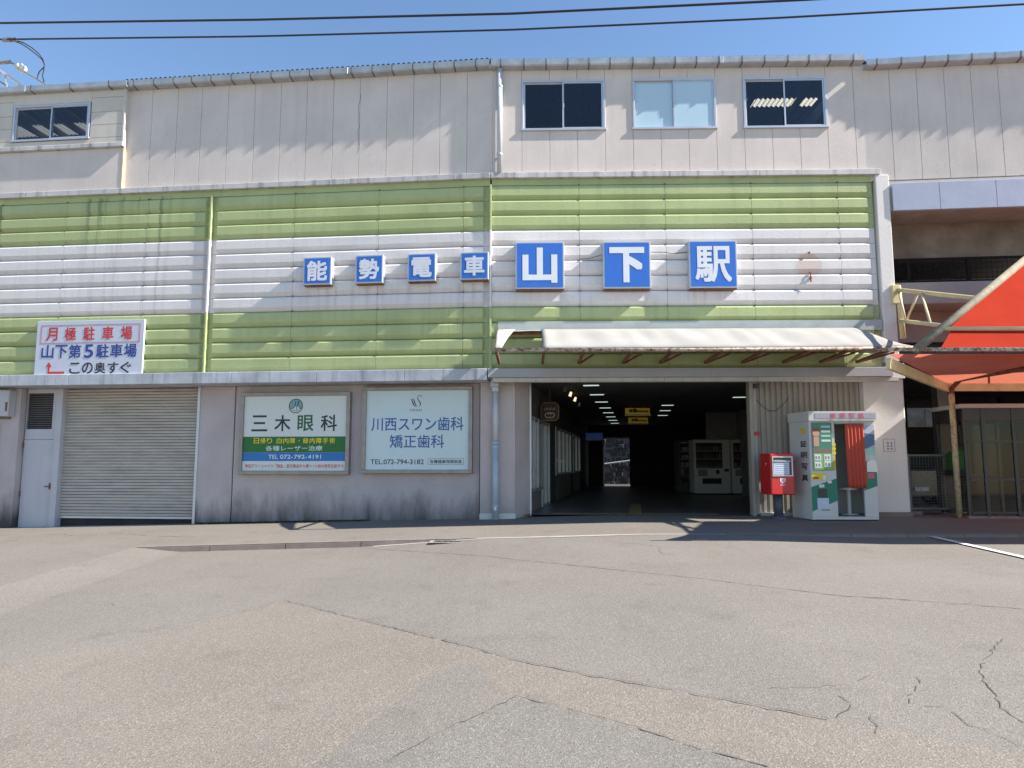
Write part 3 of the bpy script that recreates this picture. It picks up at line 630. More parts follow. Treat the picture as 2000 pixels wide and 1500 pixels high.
# roller shutter
sh = sub(FL, 'roller_shutter'); a, b_, z0, z1 = FL.rect(117.5, 758, 382, 1013, D + .12)
zt = zb_b - .01; nsl = 42; hh = (zt - z0 - .05) / nsl
pr = [(0, 0), (-.02, .008), (-.024, hh * .5), (-.014, hh * .85), (0, hh - .004), (.008, hh - .004), (.008, 0)]
me = MB().prism([(D + .12 + y, z) for y, z in pr], a, b_, 'x').mesh('slat'); me.materials.append(M['shutter'])
for i in range(nsl): put('slat', me, M['shutter'], sh, (0, 0, z0 + .05 + i * hh))
MB().box(a, b_, D + .095, D + .14, z0, z0 + .05, .006).build('bottom_bar', M['alu'], sh)
MB().box(a, b_, D + .16, D + .3, LZ, zt).build('shutter_void', M['dark'], sh)

# --- corner pier beside the entrance, with its pale base stone and the lower downpipe
pr = sub(FR, 'corner_pier'); e0, e1 = SR(938, .4, 880), SR(1006, .4, 880); e2 = SR(1036, .95, 880)
MB().prism([(e0, .38), (e1, .38), (e1 + .02, .44), (e2 - .03, .85), (e2, .95), (e2, 1.2), (e0, 1.2)], LZ, zs_t, 'z').build('pier_body', M['pier'], pr)
MB().box(e0 - .01, e1 + .012, .355, .5, -.3, ZR(1003, .36, 970), .012).build('base_stone', M['pillar'], pr)
MB().box(e2 - .035, e2 + .02, .9, 1.0, -.2, zs_t).build('corner_bead', M['alu'], pr)
ld = sub(FR, 'downpipe'); sx = SR(968, .28, 880)
b = MB(); z_h = zb_b
b.box(sx - .10, sx + .07, .17, .37, z_h - .10, z_h + .13, .01).box(sx - .075, sx + .06, .19, .345, z_h - .2, z_h - .1, .01).build('rain_head', M['pvc2'], ld)
zj = ZR(865, .28, 968)
MB().tube([(sx, .28, z_h - .15), (sx, .28, zj)], .058, 14).build('pipe', M['pvc2'], ld, smooth=True)
MB().tube([(sx, .28, zj + .05), (sx, .28, -.28)], .064, 14).build('pipe', M['pvc'], ld, smooth=True)
for zz in (zj - .02, zj - .10, ZR(990, .28, 968)): MB().tube([(sx, .28, zz), (sx, .28, zz + .04)], .072, 14).build('pipe_band', M['pvc'], ld)
MB().box(sx - .02, sx + .02, .212, .216, .12, .21).build('pipe_label', M['letter'], ld)

# --- right of the entrance: corrugated wall and white pillar
cw = sub(FR, 'corrugated_wall'); c0, c1 = SR(1466, .55, 880), SR(1692, .55, 880); p_ = .113; A, B = [], []
s = c0 + .14; prof = []
while s < c1:
    prof += [(s, .62), (s + .055, .62), (s + .065, .655), (s + .10, .655)]; s += p_
prof.append((c1, .62))
MB().loft([(x_, y, .02) for x_, y in prof], [(x_, y, zs_t) for x_, y in prof]).build('corrugated_sheet', M['corr'], cw)
MB().box(c0, c0 + .07, .5, .75, -.05, zs_t, .006).build('edge_post', M['corr'], cw); MB().box(c0 + .085, c0 + .15, .56, .66, .02, zs_t, .004).build('edge_post', M['strip'], cw)
MB().box(c0 + .16, c1, .57, .66, -.06, .06, .01).build('base_rail', M['strip'], cw)
MB().box(c0, c1, .7, .75, -.06, zs_t).build('wall_core', M['dark2'], cw)
pl = sub(FR, 'white_pillar'); q0, q1 = SR(1692, .45, 870), SR(1778, .45, 960)
MB().prism([(q0, .45), (q1 - .03, .45), (q1 + .02, .52), (q1 + .02, 1.4), (q0, 1.4)], .08, zs_t + .0, 'z').build('pillar_body', M['pillar'], pl)
MB().box(q0 - .004, q1 + .025, .44, 1.41, -.2, .078, .01).build('pillar_base', M['kerb'], pl)
MB().box(S_END + .0, SR(1748, -.02, 560), -.03, 1.2, zs_t + .3, z_t0 - .004, .012).build('end_post', M['pillar'], pl)
MB().box(SR(1735, .3, 735), SR(1768, .3, 735), .3, 1.1, zs_t + .002, zs_t + .31, .01).build('end_post', M['pillar'], pl)
# thin black wire hanging in a loop on the corrugated wall, small notice plates
b = MB(); k0, k1 = SR(1475, .55, 760), SR(1542, .55, 775); kz = ZR(778, .55, 1500)
b.tube([(k0, .575, kz + .25), (k0, .575, kz)] + [(k0 + (k1 - k0) * t, .575, kz - .27 * math.sin(math.pi * t) + .03 * t) for t in frange(0, 1, 12)][1:], .006, 6)
b.build('wall_wire', M['cable'], cw)
MB().box(k0 - .04, k0 + .05, .54, .575, kz + .2, kz + .3, .008).build('junction_box', M['dark2'], cw)
n0, n1, nz0, nz1 = FR.rect(1471, 843, 1484, 851, .55); MB().box(n0, n1, .552, .56, nz0, nz1).build('number_plate', M['red'], cw)
n0, n1, nz0, nz1 = FR.rect(1725, 857, 1748, 888, .45)
nb = MB(); nb.box(n0, n1, .443, .4495, nz0, nz1).build('paper_notice', M['pillar'], pl)
nb = MB(); t_ = .012
for bx in ((n0, n1, nz1 - t_, nz1), (n0, n1, nz0 + .06, nz0 + .06 + t_), (n0, n0 + t_, nz0 + .075, nz1 - t_ - .002), (n1 - t_, n1, nz0 + .075, nz1 - t_ - .002)): nb.box(bx[0], bx[1], .440, .4425, bx[2], bx[3])
nb.build('notice_border', flat('faded_red', (.5, .25, .25)), pl)
nb = MB()
for i in range(2):
    for j in range(3): nb.box(n0 + .07 + i * .07, n0 + .11 + i * .07, .440, .4425, nz0 + .1 + j * .055, nz0 + .135 + j * .055)
nb.build('notice_print', M['grey'], pl)

# --- upper right: sheet-metal fascia, soffit, stained beam, railing and slab of the open upper deck
od = sub(FT, 'open_deck'); t0, t1 = FT.hit(1742, 380, 0)[0], tc[-1]
fz1, fz0 = FT.hit(1870, 353, -.03)[1], FT.hit(1870, 407, -.03)[1]
fc = [t0, FT.hit(1834, 380)[0], FT.hit(1945, 380)[0], FT.hit(2060, 380)[0], t1]
for a, b_ in zip(fc, fc[1:]): MB().box(a + .002, b_ - .002, -.03, .05, fz0, fz1, .006).build('fascia_sheet', M['bfascia'], od)
MB().box(t0 - .2, t1, .05, .14, z_tb - .02, fz0 + .03).build('soffit_edge', M['strip'], od)
MB().box(t0 - .3, t1, .0, .9, fz0 + .01, fz0 + .06).build('soffit', M['soffit'], od)
zq = FT.hit(1870, 502, .9)[1]
MB().box(t0 - .6, t1, .9, 1.2, zq, fz0 + .3).build('stained_beam', M['conc'], od)
MB().box(t0 - .6, t1, 3.6, 3.7, zq - 2.2, fz0 + .3).build('inner_wall', M['conc2'], od)
MB().box(t0 - .6, t1, 1.2, 3.6, zq + .2, zq + .3).build('inner_ceiling', M['dark2'], od)
zr1, zr0 = FT.hit(1870, 503, .6)[1], FT.hit(1870, 552, .6)[1]
rl = MB(); rl.box(t0 - .2, t1, .58, .62, zr1 - .04, zr1).box(t0 - .2, t1, .58, .62, zr0, zr0 + .05); rl.build('rail', M['rail'], od)
for p in (1774, 1891, 2006, 2120): xx = FT.hit(p, 525, .6)[0]; MB().box(xx - .025, xx + .025, .575, .625, zr0 + .05, zr1 - .04).build('rail_post', M['rail'], od)
wm = MB(); xx = t0
while xx < t1: wm.box(xx - .003, xx + .003, .598, .602, zr0 + .05, zr1 - .04); xx += .1
zz = zr0 + .1
while zz < zr1 - .05: wm.box(t0 - .2, t1, .597, .603, zz - .003, zz + .003); zz += .1
wm.build('wire_mesh', M['rail'], od, kind='stuff')
MB().box(t0 - .6, t1, .45, 3.6, zr0 - .45, zr0 - .01, .01).build('deck_slab', M['conc2'], od)
MB().box(t0 - .6, t1, 1.3, 1.6, zr0 - 1.1, zr0 - .45).build('deck_beam', M['conc2'], od)
# ------------------------------------------------------------ the station hall behind the entrance
hl = sub(FH, 'station_hall')
HC = 2.74; HW = 6.8; HD = 18.0
def toH(v): q = Vector(v) - FH.o; return (q.dot(FH.ex), q.dot(FH.ey))
fa, fb = toH(FR.w(SR(1006, .6, 880), .62, 0)), toH(FR.w(SR(1692, .6, 880), .62, 0)); ca, cb = toH(FR.w(0, .3, 0)), toH(FR.w(SR(1692, .6, 880), .3, 0))
MB().face([(*fa, .006), (*fb, .006), (HW + .1, 1.4, .006), (HW + .1, HD + 6, .006), (-.3, HD + 6, .006), (-.3, .3, .006)]).build('hall_floor', M['floor'], hl)
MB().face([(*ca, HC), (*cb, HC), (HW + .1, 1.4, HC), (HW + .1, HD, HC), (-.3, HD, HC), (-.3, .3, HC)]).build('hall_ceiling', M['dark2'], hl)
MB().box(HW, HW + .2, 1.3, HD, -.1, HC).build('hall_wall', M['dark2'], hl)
# tactile paving: a row across the threshold and a strip leading in
for i in range(11): c_ = toH(FR.w(SR(1090, .8, 1000) + .31 * i, .85, 0)); o = MB().box(-.14, .14, -.06, .06, .0072, .013).build('tactile_tile', M['tact'], hl, loc=(c_[0], c_[1], 0), rz=FR.a - FH.a)
s_t = FH.hit(1240, 1000, .3)[0]
for j in range(12): MB().box(s_t - .13, s_t + .13, .25 + .31 * j, .53 + .31 * j, .007, .013).build('tactile_tile', M['tact'], hl)
# back wall with the way out on the left
ex0, ex1, ez0, ez1 = FH.rect(1179, 857, 1230, 944, HD)
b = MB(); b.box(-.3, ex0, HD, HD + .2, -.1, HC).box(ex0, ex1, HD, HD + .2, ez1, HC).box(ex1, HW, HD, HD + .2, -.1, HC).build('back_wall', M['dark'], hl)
MB().box(ex0 - .03, ex0 + .03, HD - .05, HD - .002, 0, ez1 + .05).box(ex0 + .03, ex1, HD - .05, HD - .002, ez1, ez1 + .05).build('exit_frame', M['galv'], hl)
b = MB(); b.box(ex1 + .1, ex1 + 2.7, HD - .06, HD - .005, 0, 2.1)
for k in range(18): b.box(ex1 + .1, ex1 + 2.7, HD - .08, HD - .061, .02 + k * .115, .11 + k * .115)
b.build('closed_shutter', M['dark'], hl)
# rubble retaining wall outside the far exit, each block proud of its joints
rw = thing('stone_wall', 'grey rubble stone wall seen through the far exit of the hall', 'wall', tuple(FH.w(ex0, HD + 3.6, 0)), FH.a)
MB().box(-3, 4, .1, .5, -.2, 5.5).build('mortar_core', M['dark2'], rw)
for r in range(16):
    xx = -1.6 + random.uniform(-.15, .15)
    while xx < 2.8:
        w_ = random.uniform(.16, .42); d_ = random.uniform(.0, .12); e_ = random.uniform(-.05, .03)
        MB().box(xx, xx + w_ - .025, d_, .2, -.1 + r * .24 + e_, .13 + r * .24 + e_, .045).build('stone', M['stone'], rw); xx += w_
MB().tube([(-.2, -.5, 0), (-.2, -.5, 1.0), (2.5, -.5, 1.35)], .03, 8).tube([(2.5, -.5, 1.35), (2.5, -.5, 0.0)], .03, 8).build('handrail', M['galv'], rw)
# left side: shop front with aluminium doors and windows
sf = MB(); sf.box(-.3, -.06, -.02, HD, 2.05, HC).build('shop_fascia', M['dark2'], hl)
wall_parts = ((.0, .25, 0, 2.05), (3.55, 5.0, 0, 2.05), (9.3, 10.2, 0, 2.05), (13.0, HD, 0, 2.05), (.25, 2.2, 0, .42), (5.0, 9.3, 0, .7), (10.2, 13.0, 0, .7))
for (y0, y1, z0, z1) in wall_parts: MB().box(-.25, -.05, y0, y1, z0, z1 - .002).build('shop_wall', M['tile'] if z1 < 1 else M['dark2'], hl)
def shopwin(y0, y1, z0, z1, n):
    w = MB(); yy = frange(y0, y1, n + 1)
    for y in yy: w.box(-.10, -.02, y - .035, y + .035, z0, z1)
    w.box(-.10, -.025, y0, y1, z1 - .08, z1 - .001).box(-.10, -.025, y0, y1, z0 + .001, z0 + .06); w.build('aluminium_frame', M['alu'], hl)
    for a, b_ in zip(yy, yy[1:]): MB().box(-.07, -.06, a + .035, b_ - .035, z0 + .06, z1 - .08).build('shop_pane', M['glass2'], hl)
shopwin(.25, 2.2, .42, 2.05, 3); shopwin(2.2, 3.55, 0, 2.05, 2); shopwin(5.0, 9.3, .7, 2.05, 4); shopwin(10.2, 13.0, .7, 2.05, 2)
MB().box(-3, -.3, -.02, HD, -.05, 0).box(-3.1, -3, -.02, HD, 0, HC).build('shop_interior', M['dark'], hl)
MB().box(-.2, -.052, 1.2, 1.3, 1.95, 2.35).build('shop_end', M['dark2'], hl)
# hanging shop sign with a pretzel outline
sg_y = 1.75; g0, g1, gz0, gz1 = FH.rect(1056, 786, 1092, 822, sg_y)
sg = thing('shop_sign', 'brown square hanging shop sign with pretzel outline inside the entrance', 'sign', tuple(FH.w((g0 + g1) / 2, sg_y, gz0)), FH.a)
hw, hh_ = (g1 - g0) / 2, gz1 - gz0; c_ = .07
octo = lambda e: [(-hw + c_, e), (hw - c_, e), (hw - e, c_), (hw - e, hh_ - c_), (hw - c_, hh_ - e), (-hw + c_, hh_ - e), (-hw + e, hh_ - c_), (-hw + e, c_)]
MB().prism(octo(0), -.03, .05).build('frame', flat('dull_gold', (.22, .15, .07)), sg)
MB().prism(octo(.022), -.036, -.031).build('face', flat('dark_brown', (.05, .022, .016)), sg)
b = MB(); pz = hh_ * .3
lp = [(hw * .34 * math.cos(t) + .16 * hw * 2 * .5, pz + hh_ * .13 * math.sin(t)) for t in frange(-2.2, 2.9, 18)]
for sgn in (-1, 1): b.ribbon([(sgn * x_, z) for x_, z in lp], .022, -.0375 - .001 * (sgn + 1))
b.build('pretzel_mark', flat('cream_mark', (.5, .42, .3)), sg)
b = MB()
for i in range(9): b.box(-hw * .62 + i * hw * .14, -hw * .62 + i * hw * .14 + hw * .09, -.0385, -.0365, hh_ * .58, hh_ * (.64 + .05 * ((i * 7) % 3)))
b.build('faded_print', flat('cream_dim', (.32, .25, .17)), sg)
MB().tube([(0, .01, hh_), (0, .01, HC - gz0)], .012, 6).build('hanger', M['dark2'], sg)
# ceiling lamps
def lamp(Y, px, w=.34, l=.17, label=''):
    p = at_y(px, 800, Y); o = thing('ceiling_lamp', label, 'lamp', (p.x, Y, HC), FH.a, 'square ceiling lamps in the station hall')
    MB().box(-w / 2, w / 2, -l / 2, l / 2, -.02, -.001).build('panel', M['lamp'], o); MB().box(-w / 2 - .02, w / 2 + .02, -l / 2 - .02, l / 2 + .02, -.012, -.0008).build('rim', M['dark2'], o)
ords = ['nearest', 'second', 'third', 'fourth', 'fifth', 'sixth', 'seventh', 'farthest']
for i in range(8):
    Y = 15.6 + 2.13 * i; fx = 1.74 + .178 * 2.13 * i
    lamp(Y, 1000 + 1400 * fx / (Y * 1.006), label=ords[i] + ' square lamp in the long left row on the hall ceiling')
for i, (px, py) in enumerate(((1304, 791), (1299, 801.6), (1294, 811))):
    Y = (HC - CAMZ) * 1400 / (905 - py); lamp(Y, px, label=('nearest', 'middle', 'farthest')[i] + ' of three square lamps right of the yellow signs')
lamp((HC - CAMZ) * 1400 / 130, 1446, label='lone square ceiling lamp above the vending machines')
for i, (px, py, m) in enumerate(((1102, 760, 'dark2'), (1113, 770, 'warm'), (1122, 780, 'warm'), (1130, 790, 'galv'))):
    Y = (HC - .12 - CAMZ) * 1400 / (905 - py); p = at_y(px, py, Y)
    o = thing('spotlight', ('dark', 'brighter lit', 'second lit', 'unlit pale')[i] + ' spotlight in the row above the shop front', 'spotlight', (p.x, Y, HC - .12), 0, 'spotlights above the shop front')
    MB().tube([(0, 0, -.05), (.03, -.02, .05)], [.035, .025], 10).build('head', M[m], o); MB().tube([(.03, -.02, .05), (.03, -.02, .118)], .01, 6).build('stem', M['dark'], o)
# yellow hanging direction signs
for i, (x0, y0, x1, y1, Y, nm) in enumerate(((1222, 797, 1269, 809, 21.0, 'nearer, larger-looking'), (1228, 815, 1265, 826, 26.5, 'farther, lower-looking'))):
    a = at_y(x0, y1, Y); b_ = at_y(x1, y0, Y)
    o = thing('hanging_sign', nm + ' lit yellow sign hanging from the hall ceiling', 'sign', ((a.x + b_.x) / 2, Y, a.z), 0, 'yellow hanging signs in the hall')
    w = (b_.x - a.x) / 2; h = min(b_.z, HC - .03) - a.z
    MB().box(-w, w, 0, .1, 0, h).build('face', M['yel'], o); MB().box(-w - .03, w + .03, -.01, .11, -.05, -.006).build('lower_rail', M['galv'], o)
    b = MB()
    for k, (u, s_) in enumerate(((-.7, .09), (-.4, .11), (-.1, .06), (.12, .06), (.34, .06), (.56, .06), (.74, .05))): b.box(w * u, w * u + s_, -.006, -.003, h * .3, h * .3 + s_)
    b.build('lettering', M['black'], o); MB().box(-w * .6, -w * .6 + .02, .04, .06, h + .001, HC - a.z).box(w * .6, w * .6 + .02, .04, .06, h + .001, HC - a.z).build('hanger', M['dark2'], o)
# monitor
Y = 27.5; a = at_y(1143, 862, Y); b_ = at_y(1178, 844, Y)
o = thing('monitor', 'wall monitor with dim blue screen left of the far exit', 'monitor', ((a.x + b_.x) / 2, Y, a.z), R(-16)); w = (b_.x - a.x) / 2 * 1.03; h = b_.z - a.z
MB().box(-w, w, 0, .07, 0, h, .008).build('casing', M['dark'], o); MB().box(-w + .03, w - .03, -.006, -.001, .04, h - .03).build('screen', M['screen'], o); MB().box(-w - .5, -w + .2, .075, .11, .1, .16).build('arm', M['dark2'], o)
# vending machines
def vending(px0, px1, Y, dark, label):
    a = at_y(px0, 966, Y); b_ = at_y(px1, 966, Y); w = b_.x - a.x; h = 1.8
    o = thing('vending_machine', label, 'vending machine', (a.x, Y, 0.006), R(-2), 'drink vending machines in the hall'); m = M['dark2'] if dark else M['vend']
    MB().box(0, w, 0, .75, .05, h, .015).build('body', m, o); MB().box(.04, w - .04, .03, .7, 0, .05).build('plinth', M['dark'], o)
    MB().box(.07, w * .78, -.012, -.001, h * .48, h * .94).build('display_window', M['dark'], o)
    cols = [flat('can_blue', (.03, .08, .16)), M['grey'], M['dark2'], flat('can_brown', (.10, .06, .03)), flat('can_tan', (.14, .12, .07)), flat('can_red', (.13, .04, .03)), M['grey']]
    for r in range(3):
        for c in range(9):
            x_ = .10 + c * (w * .78 - .13) / 9; z_ = h * .5 + r * h * .145
            MB().tube([(x_ + .03, -.04, z_ + .035), (x_ + .03, -.04, z_ + .15)], .026, 6).build('can', random.choice(cols), o)
        MB().box(.08, w * .77, -.03, -.013, h * .5 + r * h * .145 - .01, h * .5 + r * h * .145 + .02).build('button_strip', M['grey'], o)
    MB().box(w * .22, w * .74, -.03, -.001, h * .2, h * .3, .006).build('delivery_flap', M['dark'], o)
    MB().box(w * .60, w * .69, -.02, -.001, h * .38, h * .45).build('coin_panel', M['dark'], o); MB().box(w * .83, w * .95, -.02, -.001, h * .42, h * .47).build('note_slot', M['dark'], o)
    MB().box(.12, w * .36, -.012, -.001, h * .34, h * .46).build('price_card', M['grey'], o); MB().box(.1, w * .74, -.014, -.001, h * .945, h * .975).build('header', M['pale'] if not dark else M['grey'], o)
    return o
vending(1357, 1428, 23.6, False, 'white vending machine beside the black gap, fully visible in the hall')
vending(1430.5, 1502, 23.6, False, 'white vending machine partly hidden behind the corrugated wall')
vending(1326, 1352, 24.6, True, 'dark narrow machine left of the white vending machines')
x0, x1, z0, z1 = FH.rect(1380, 779, 1500, 975, 10.2)
tw = MB().box(x0, x0 + 3.2, 10.2, 10.35, 0, HC - .002).build('partition', M['tile'], hl)
j = MB()
for k in range(26): j.box(x0, x0 + 2.0, 10.195, 10.199, 1.6 + k * .045, 1.604 + k * .045)
for k in range(20): j.box(x0 + k * .1, x0 + k * .1 + .004, 10.193, 10.1948, 1.6, HC - .003)
j.build('tile_joints', M['dark'], hl, kind='stuff')
# ------------------------------------------------------------ blue character signs on the wall
def blue_sign(fr, ch, x0, y0, x1, y1, label, bold=.03, tw=.80, th=.80):
    dep = .16; s0, s1, z0, z1 = fr.rect(x0, y0, x1, y1, -dep); w, h = s1 - s0, z1 - z0
    o = thing('character_sign', label, 'sign', tuple(fr.w((s0 + s1) / 2, 0, z0)), fr.a, 'blue station name signs on the cladding')
    MB().box(-w / 2, w / 2, -dep, .035, 0, h, .006).build('case', M['alu'], o); f = .028
    MB().box(-w / 2 + f, w / 2 - f, -dep - .004, -dep - .0005, f, h - f).build('face', M['blue'], o)
    text(ch, (w - 2 * f) * tw, (h - 2 * f) * th, M['letter'], o, 0, h / 2, -dep - .008, bold)
    MB().box(-w / 2 + .01, w / 2 - .01, -dep * .8, -.001, -.012, -.001).build('rusty_underside', M['rust2'], o)
    return o
blue_sign(FL, '能', 592, 502, 647, 556, 'blue sign with white character 能, leftmost of the small ones')
blue_sign(FL, '勢', 694, 498, 748, 553, 'blue sign with white character 勢, second of the small ones')
blue_sign(FL, '電', 796, 495, 851, 549, 'blue sign with white character 電, third of the small ones')
blue_sign(FL, '車', 899, 492, 954, 546, 'blue sign with white character 車, next to the corner batten')
blue_sign(FR, '山', 1007, 472.5, 1102, 564, 'large blue sign with white character 山, right of the corner', .04, .76, .80)
blue_sign(FR, '下', 1178, 471.5, 1271, 563, 'large blue sign with white character 下, middle of the large ones', .045, .78, .80)
blue_sign(FR, '駅', 1346, 469.5, 1440, 562, 'large blue sign with white character 駅, rightmost of all', .02)
# wire running between the signs, ghost mark of a removed lamp
b = MB(); zc = ZR(503, -.02, 1140)
b.tube([(SR(1134), -.012, zc - .02), (SR(1150), -.012, zc - .02), (SR(1178), -.02, zc + .06)], .006, 5).tube([(SR(1271), -.02, zc + .1), (SR(1300), -.012, zc + .1), (SR(1312), -.012, zc + .07), (SR(1346), -.02, zc + .1)], .006, 5)
b.build('sign_wire', M['cable'], cl_r)
gm = sub(FR, 'lamp_mark'); gs, gz = FR.hit(1581, 515, 0)
MB().box(gs - .014, gs + .014, -.03, .0, gz + .2, gz + .24).box(gs - .014, gs + .014, -.03, .0, gz - .22, gz - .17).box(gs - .014, gs + .014, -.05, .0, gz - .32, gz - .27).tube([(gs, -.03, gz - .22), (gs, -.04, gz - .38)], .012, 6).build('old_bolt', M['rust2'], gm)

# ------------------------------------------------------------ parking sign board
s0, s1, z0, z1 = FL.rect(70.5, 626, 280, 735.5, -.04); w, h = s1 - s0, z1 - z0
o = thing('parking_sign', 'white monthly parking board with red, blue and black characters and red arrow', 'sign', tuple(FL.w((s0 + s1) / 2, 0, z0)), FL.a)
MB().box(-w / 2, w / 2, -.05, -.002, 0, h, .004).build('board', M['signw'], o); Y0 = -.054
X = lambda u: -w / 2 + u * w
Z = lambda v: h - v * h
b = MB(); t_ = .008; bx0, bx1, bz1, bz0 = X(.045), X(.965), Z(.075), Z(.40)
b.box(bx0, bx1, Y0, Y0 + .003, bz1 - t_, bz1).box(bx0, bx1, Y0, Y0 + .003, bz0, bz0 + t_).box(bx0, bx0 + t_, Y0, Y0 + .003, bz0 + t_, bz1 - t_).box(bx1 - t_, bx1, Y0, Y0 + .003, bz0 + t_, bz1 - t_).build('red_border', M['red'], o)
for k, ch in enumerate('月極駐車場'): text(ch, w * .105, h * .24, M['red'], o, X(.145 + .174 * k), Z(.235), Y0, .022)
for k, ch in enumerate('山下第5駐車場'): text(ch, w * (.115 if ch != '5' else .085), h * .24, M['navy'], o, X(.115 + .1285 * k), Z(.55), Y0, .022)
for k, ch in enumerate('この奥すぐ'): text(ch, w * .10, h * .20, M['ink'], o, X(.38 + .118 * k), Z(.85), Y0, .016)
b = MB(); ax = X(.135); b.box(ax - .016, X(.285), Y0, Y0 + .003, Z(.945), Z(.905)).box(ax - .016, ax + .024, Y0, Y0 + .003, Z(.905) + .0005, Z(.82)); b.prism([(ax - .06, Z(.82)), (ax + .068, Z(.82)), (ax + .004, Z(.73))], Y0, Y0 + .003); b.build('arrow', M['red'], o)

# ------------------------------------------------------------ two advertising light boxes
def light_box(x0, y0, x1, y1, label, face):
    d = .36; s0, s1, z0, z1 = FL.rect(x0, y0, x1, y1, d); w, h = s1 - s0, z1 - z0
    o = thing('light_box_sign', label, 'sign', tuple(FL.w((s0 + s1) / 2, .5, z0)), FL.a, 'advertising light boxes on the lower wall'); f = .075; q = .14
    b = MB(); b.box(-w / 2, w / 2, -q, -.001, 0, f, .008).box(-w / 2, w / 2, -q, -.001, h - f, h, .008).box(-w / 2, -w / 2 + f, -q + .001, -.001, f, h - f).box(w / 2 - f, w / 2, -q + .001, -.001, f, h - f); b.build('frame', M['bronze'], o)
    iw, ih = w - 2 * f, h - 2 * f
    MB().box(-iw / 2, iw / 2, -.10, -.05, f, h - f).build('face', face, o)
    return o, iw, ih, (lambda u: -iw / 2 + u * iw), (lambda v: h - f - v * ih), -.103
o, w, h, X, Z, Y0 = light_box(467, 766, 682, 927, 'eye clinic light box with green and blue bands, left one', M['box_w'])
for k, ch in enumerate('三木眼科'): text(ch, w * .155, h * .215, M['kgreen'] if ch == '眼' else M['ink'], o, X(.155 + .225 * k), Z(.365), Y0, .014)
MB().box(X(0.001), X(.999), Y0, Y0 + .002, Z(.755), Z(.545)).build('green_band', M['dgreen'], o)
MB().box(X(0.001), X(.999), Y0, Y0 + .002, Z(.87), Z(.757)).build('blue_band', M['band_blue'], o)
Y1 = Y0 - .003
for k, ch in enumerate('日帰り 白内障・緑内障手術'):
    if ch != ' ': text(ch, w * (.052 if ch != '・' else .012), h * (.075 if ch != '・' else .016), M['yellow'], o, X(.1 + .8 * (k + .5 - (.5 if k > 3 else 0)) / 12.5), Z(.60), Y1, .015)
text('各種レーザー治療', w * .55, h * .07, M['pale'], o, X(.50), Z(.70), Y1, .01)
for t_, u0_, u1_ in (('TEL', 0, .18), ('072-', .225, .465), ('792-', .485, .735), ('4191', .75, 1)): text(t_, w * .51 * (u1_ - u0_), h * .055, M['pale'], o, X(.255 + .51 * (u0_ + u1_) / 2), Z(.813), Y1, .02)
text('多田グリーンハイツ「西友」前交差点から東へ 1つ目の信号左折すぐ', w * .95, h * .05, M['red'], o, X(.505), Z(.935), Y0, .014)
lx, lz, lr = X(.505), Z(.135), h * .098; lg = MB()
lg.disc(lx, lz, Y0, lr, 36, lr * .88).build('logo_ring', M['kgreen'], o)
pts = [(lx + lr * .87 * math.cos(t), lz + lr * .87 * math.sin(t)) for t in frange(math.pi + .25, -.25, 24)]
edge = [(lx + lr * u, lz + lr * v) for u, v in ((.8, -.32), (.62, -.38), (.45, -.2), (.33, .05), (.15, -.2), (-.0, .05), (-.2, -.2), (-.42, -.36), (-.7, -.34))]
b = MB(); b.face([(x_, Y0 + .0008, z_) for x_, z_ in pts + edge]); bmesh.ops.triangulate(b.bm, faces=b.bm.faces[:]); b.build('logo_field', flat('logo_blue', (.20, .33, .42)), o)
b = MB(); b.ribbon([(lx + lr * u, lz + lr * v) for u, v in ((-.86, -.26), (-.6, -.37), (-.35, -.28), (-.12, .0), (-.02, .3), (-.06, .6), (-.13, .45), (-.05, .15), (.1, -.2), (.13, -.5))], [.008, .014, .014, .012, .01, .012, .01, .008, .008, .016], Y0 - .0006)
b.ribbon([(lx + lr * u, lz + lr * v) for u, v in ((.1, -.2), (.25, .05), (.33, .35), (.42, .65), (.3, .5), (.34, .1), (.5, -.25), (.68, -.38), (.86, -.26))], [.006, .01, .02, .022, .018, .01, .012, .014, .008], Y0 - .0014)
b.ribbon([(lx + lr * .66 * math.cos(t), lz + lr * .66 * math.sin(t)) for t in frange(math.pi + .65, 2 * math.pi - .65, 14)], .008, Y0 - .0006); b.build('logo_mark', M['kgreen'], o)
o, w, h, X, Z, Y0 = light_box(707, 755, 922, 925, 'dental clinic light box with swan emblem, right one', M['box_b'])
text('川西スワン歯科', w * .90, h * .175, M['steel_blue'], o, X(.50), Z(.425), Y0, .012)
text('矯正歯科', w * .53, h * .165, M['steel_blue'], o, X(.50), Z(.645), Y0, .012)
text('TEL.072-794-3182', w * .52, h * .062, M['ink'], o, X(.31), Z(.90), Y0, .012)
bx0, bx1, bz0, bz1 = X(.61), X(.955), Z(.935), Z(.858); t_ = .005
MB().box(bx0, bx1, Y0, Y0 + .002, bz1 - t_, bz1).box(bx0, bx1, Y0, Y0 + .002, bz0, bz0 + t_).box(bx0, bx0 + t_, Y0, Y0 + .002, bz0 + t_, bz1 - t_).box(bx1 - t_, bx1, Y0, Y0 + .002, bz0 + t_, bz1 - t_).build('print_border', M['ink'], o)
text('各種健康保険取扱', w * .31, h * .045, M['ink'], o, X(.7825), Z(.897), Y0, .012)
text('SWAN', w * .115, h * .03, M['violet'], o, X(.485), Z(.25), Y0, 0, spacing=1.25)
sx, sz, k = X(.485), Z(.135), h * .15
S = lambda u, v: (sx + (u - .5) * k, sz + (.5 - v) * k)
b = MB(); b.ribbon([S(u, v) for u, v in ((1.08, .2), (1.0, .17), (.93, .06), (.82, .0), (.7, .08), (.64, .22), (.68, .38), (.8, .54), (.9, .7), (.88, .85), (.76, .97))], [.002, .006, .014, .011, .010, .013, .018, .02, .026, .02, .003], Y0)
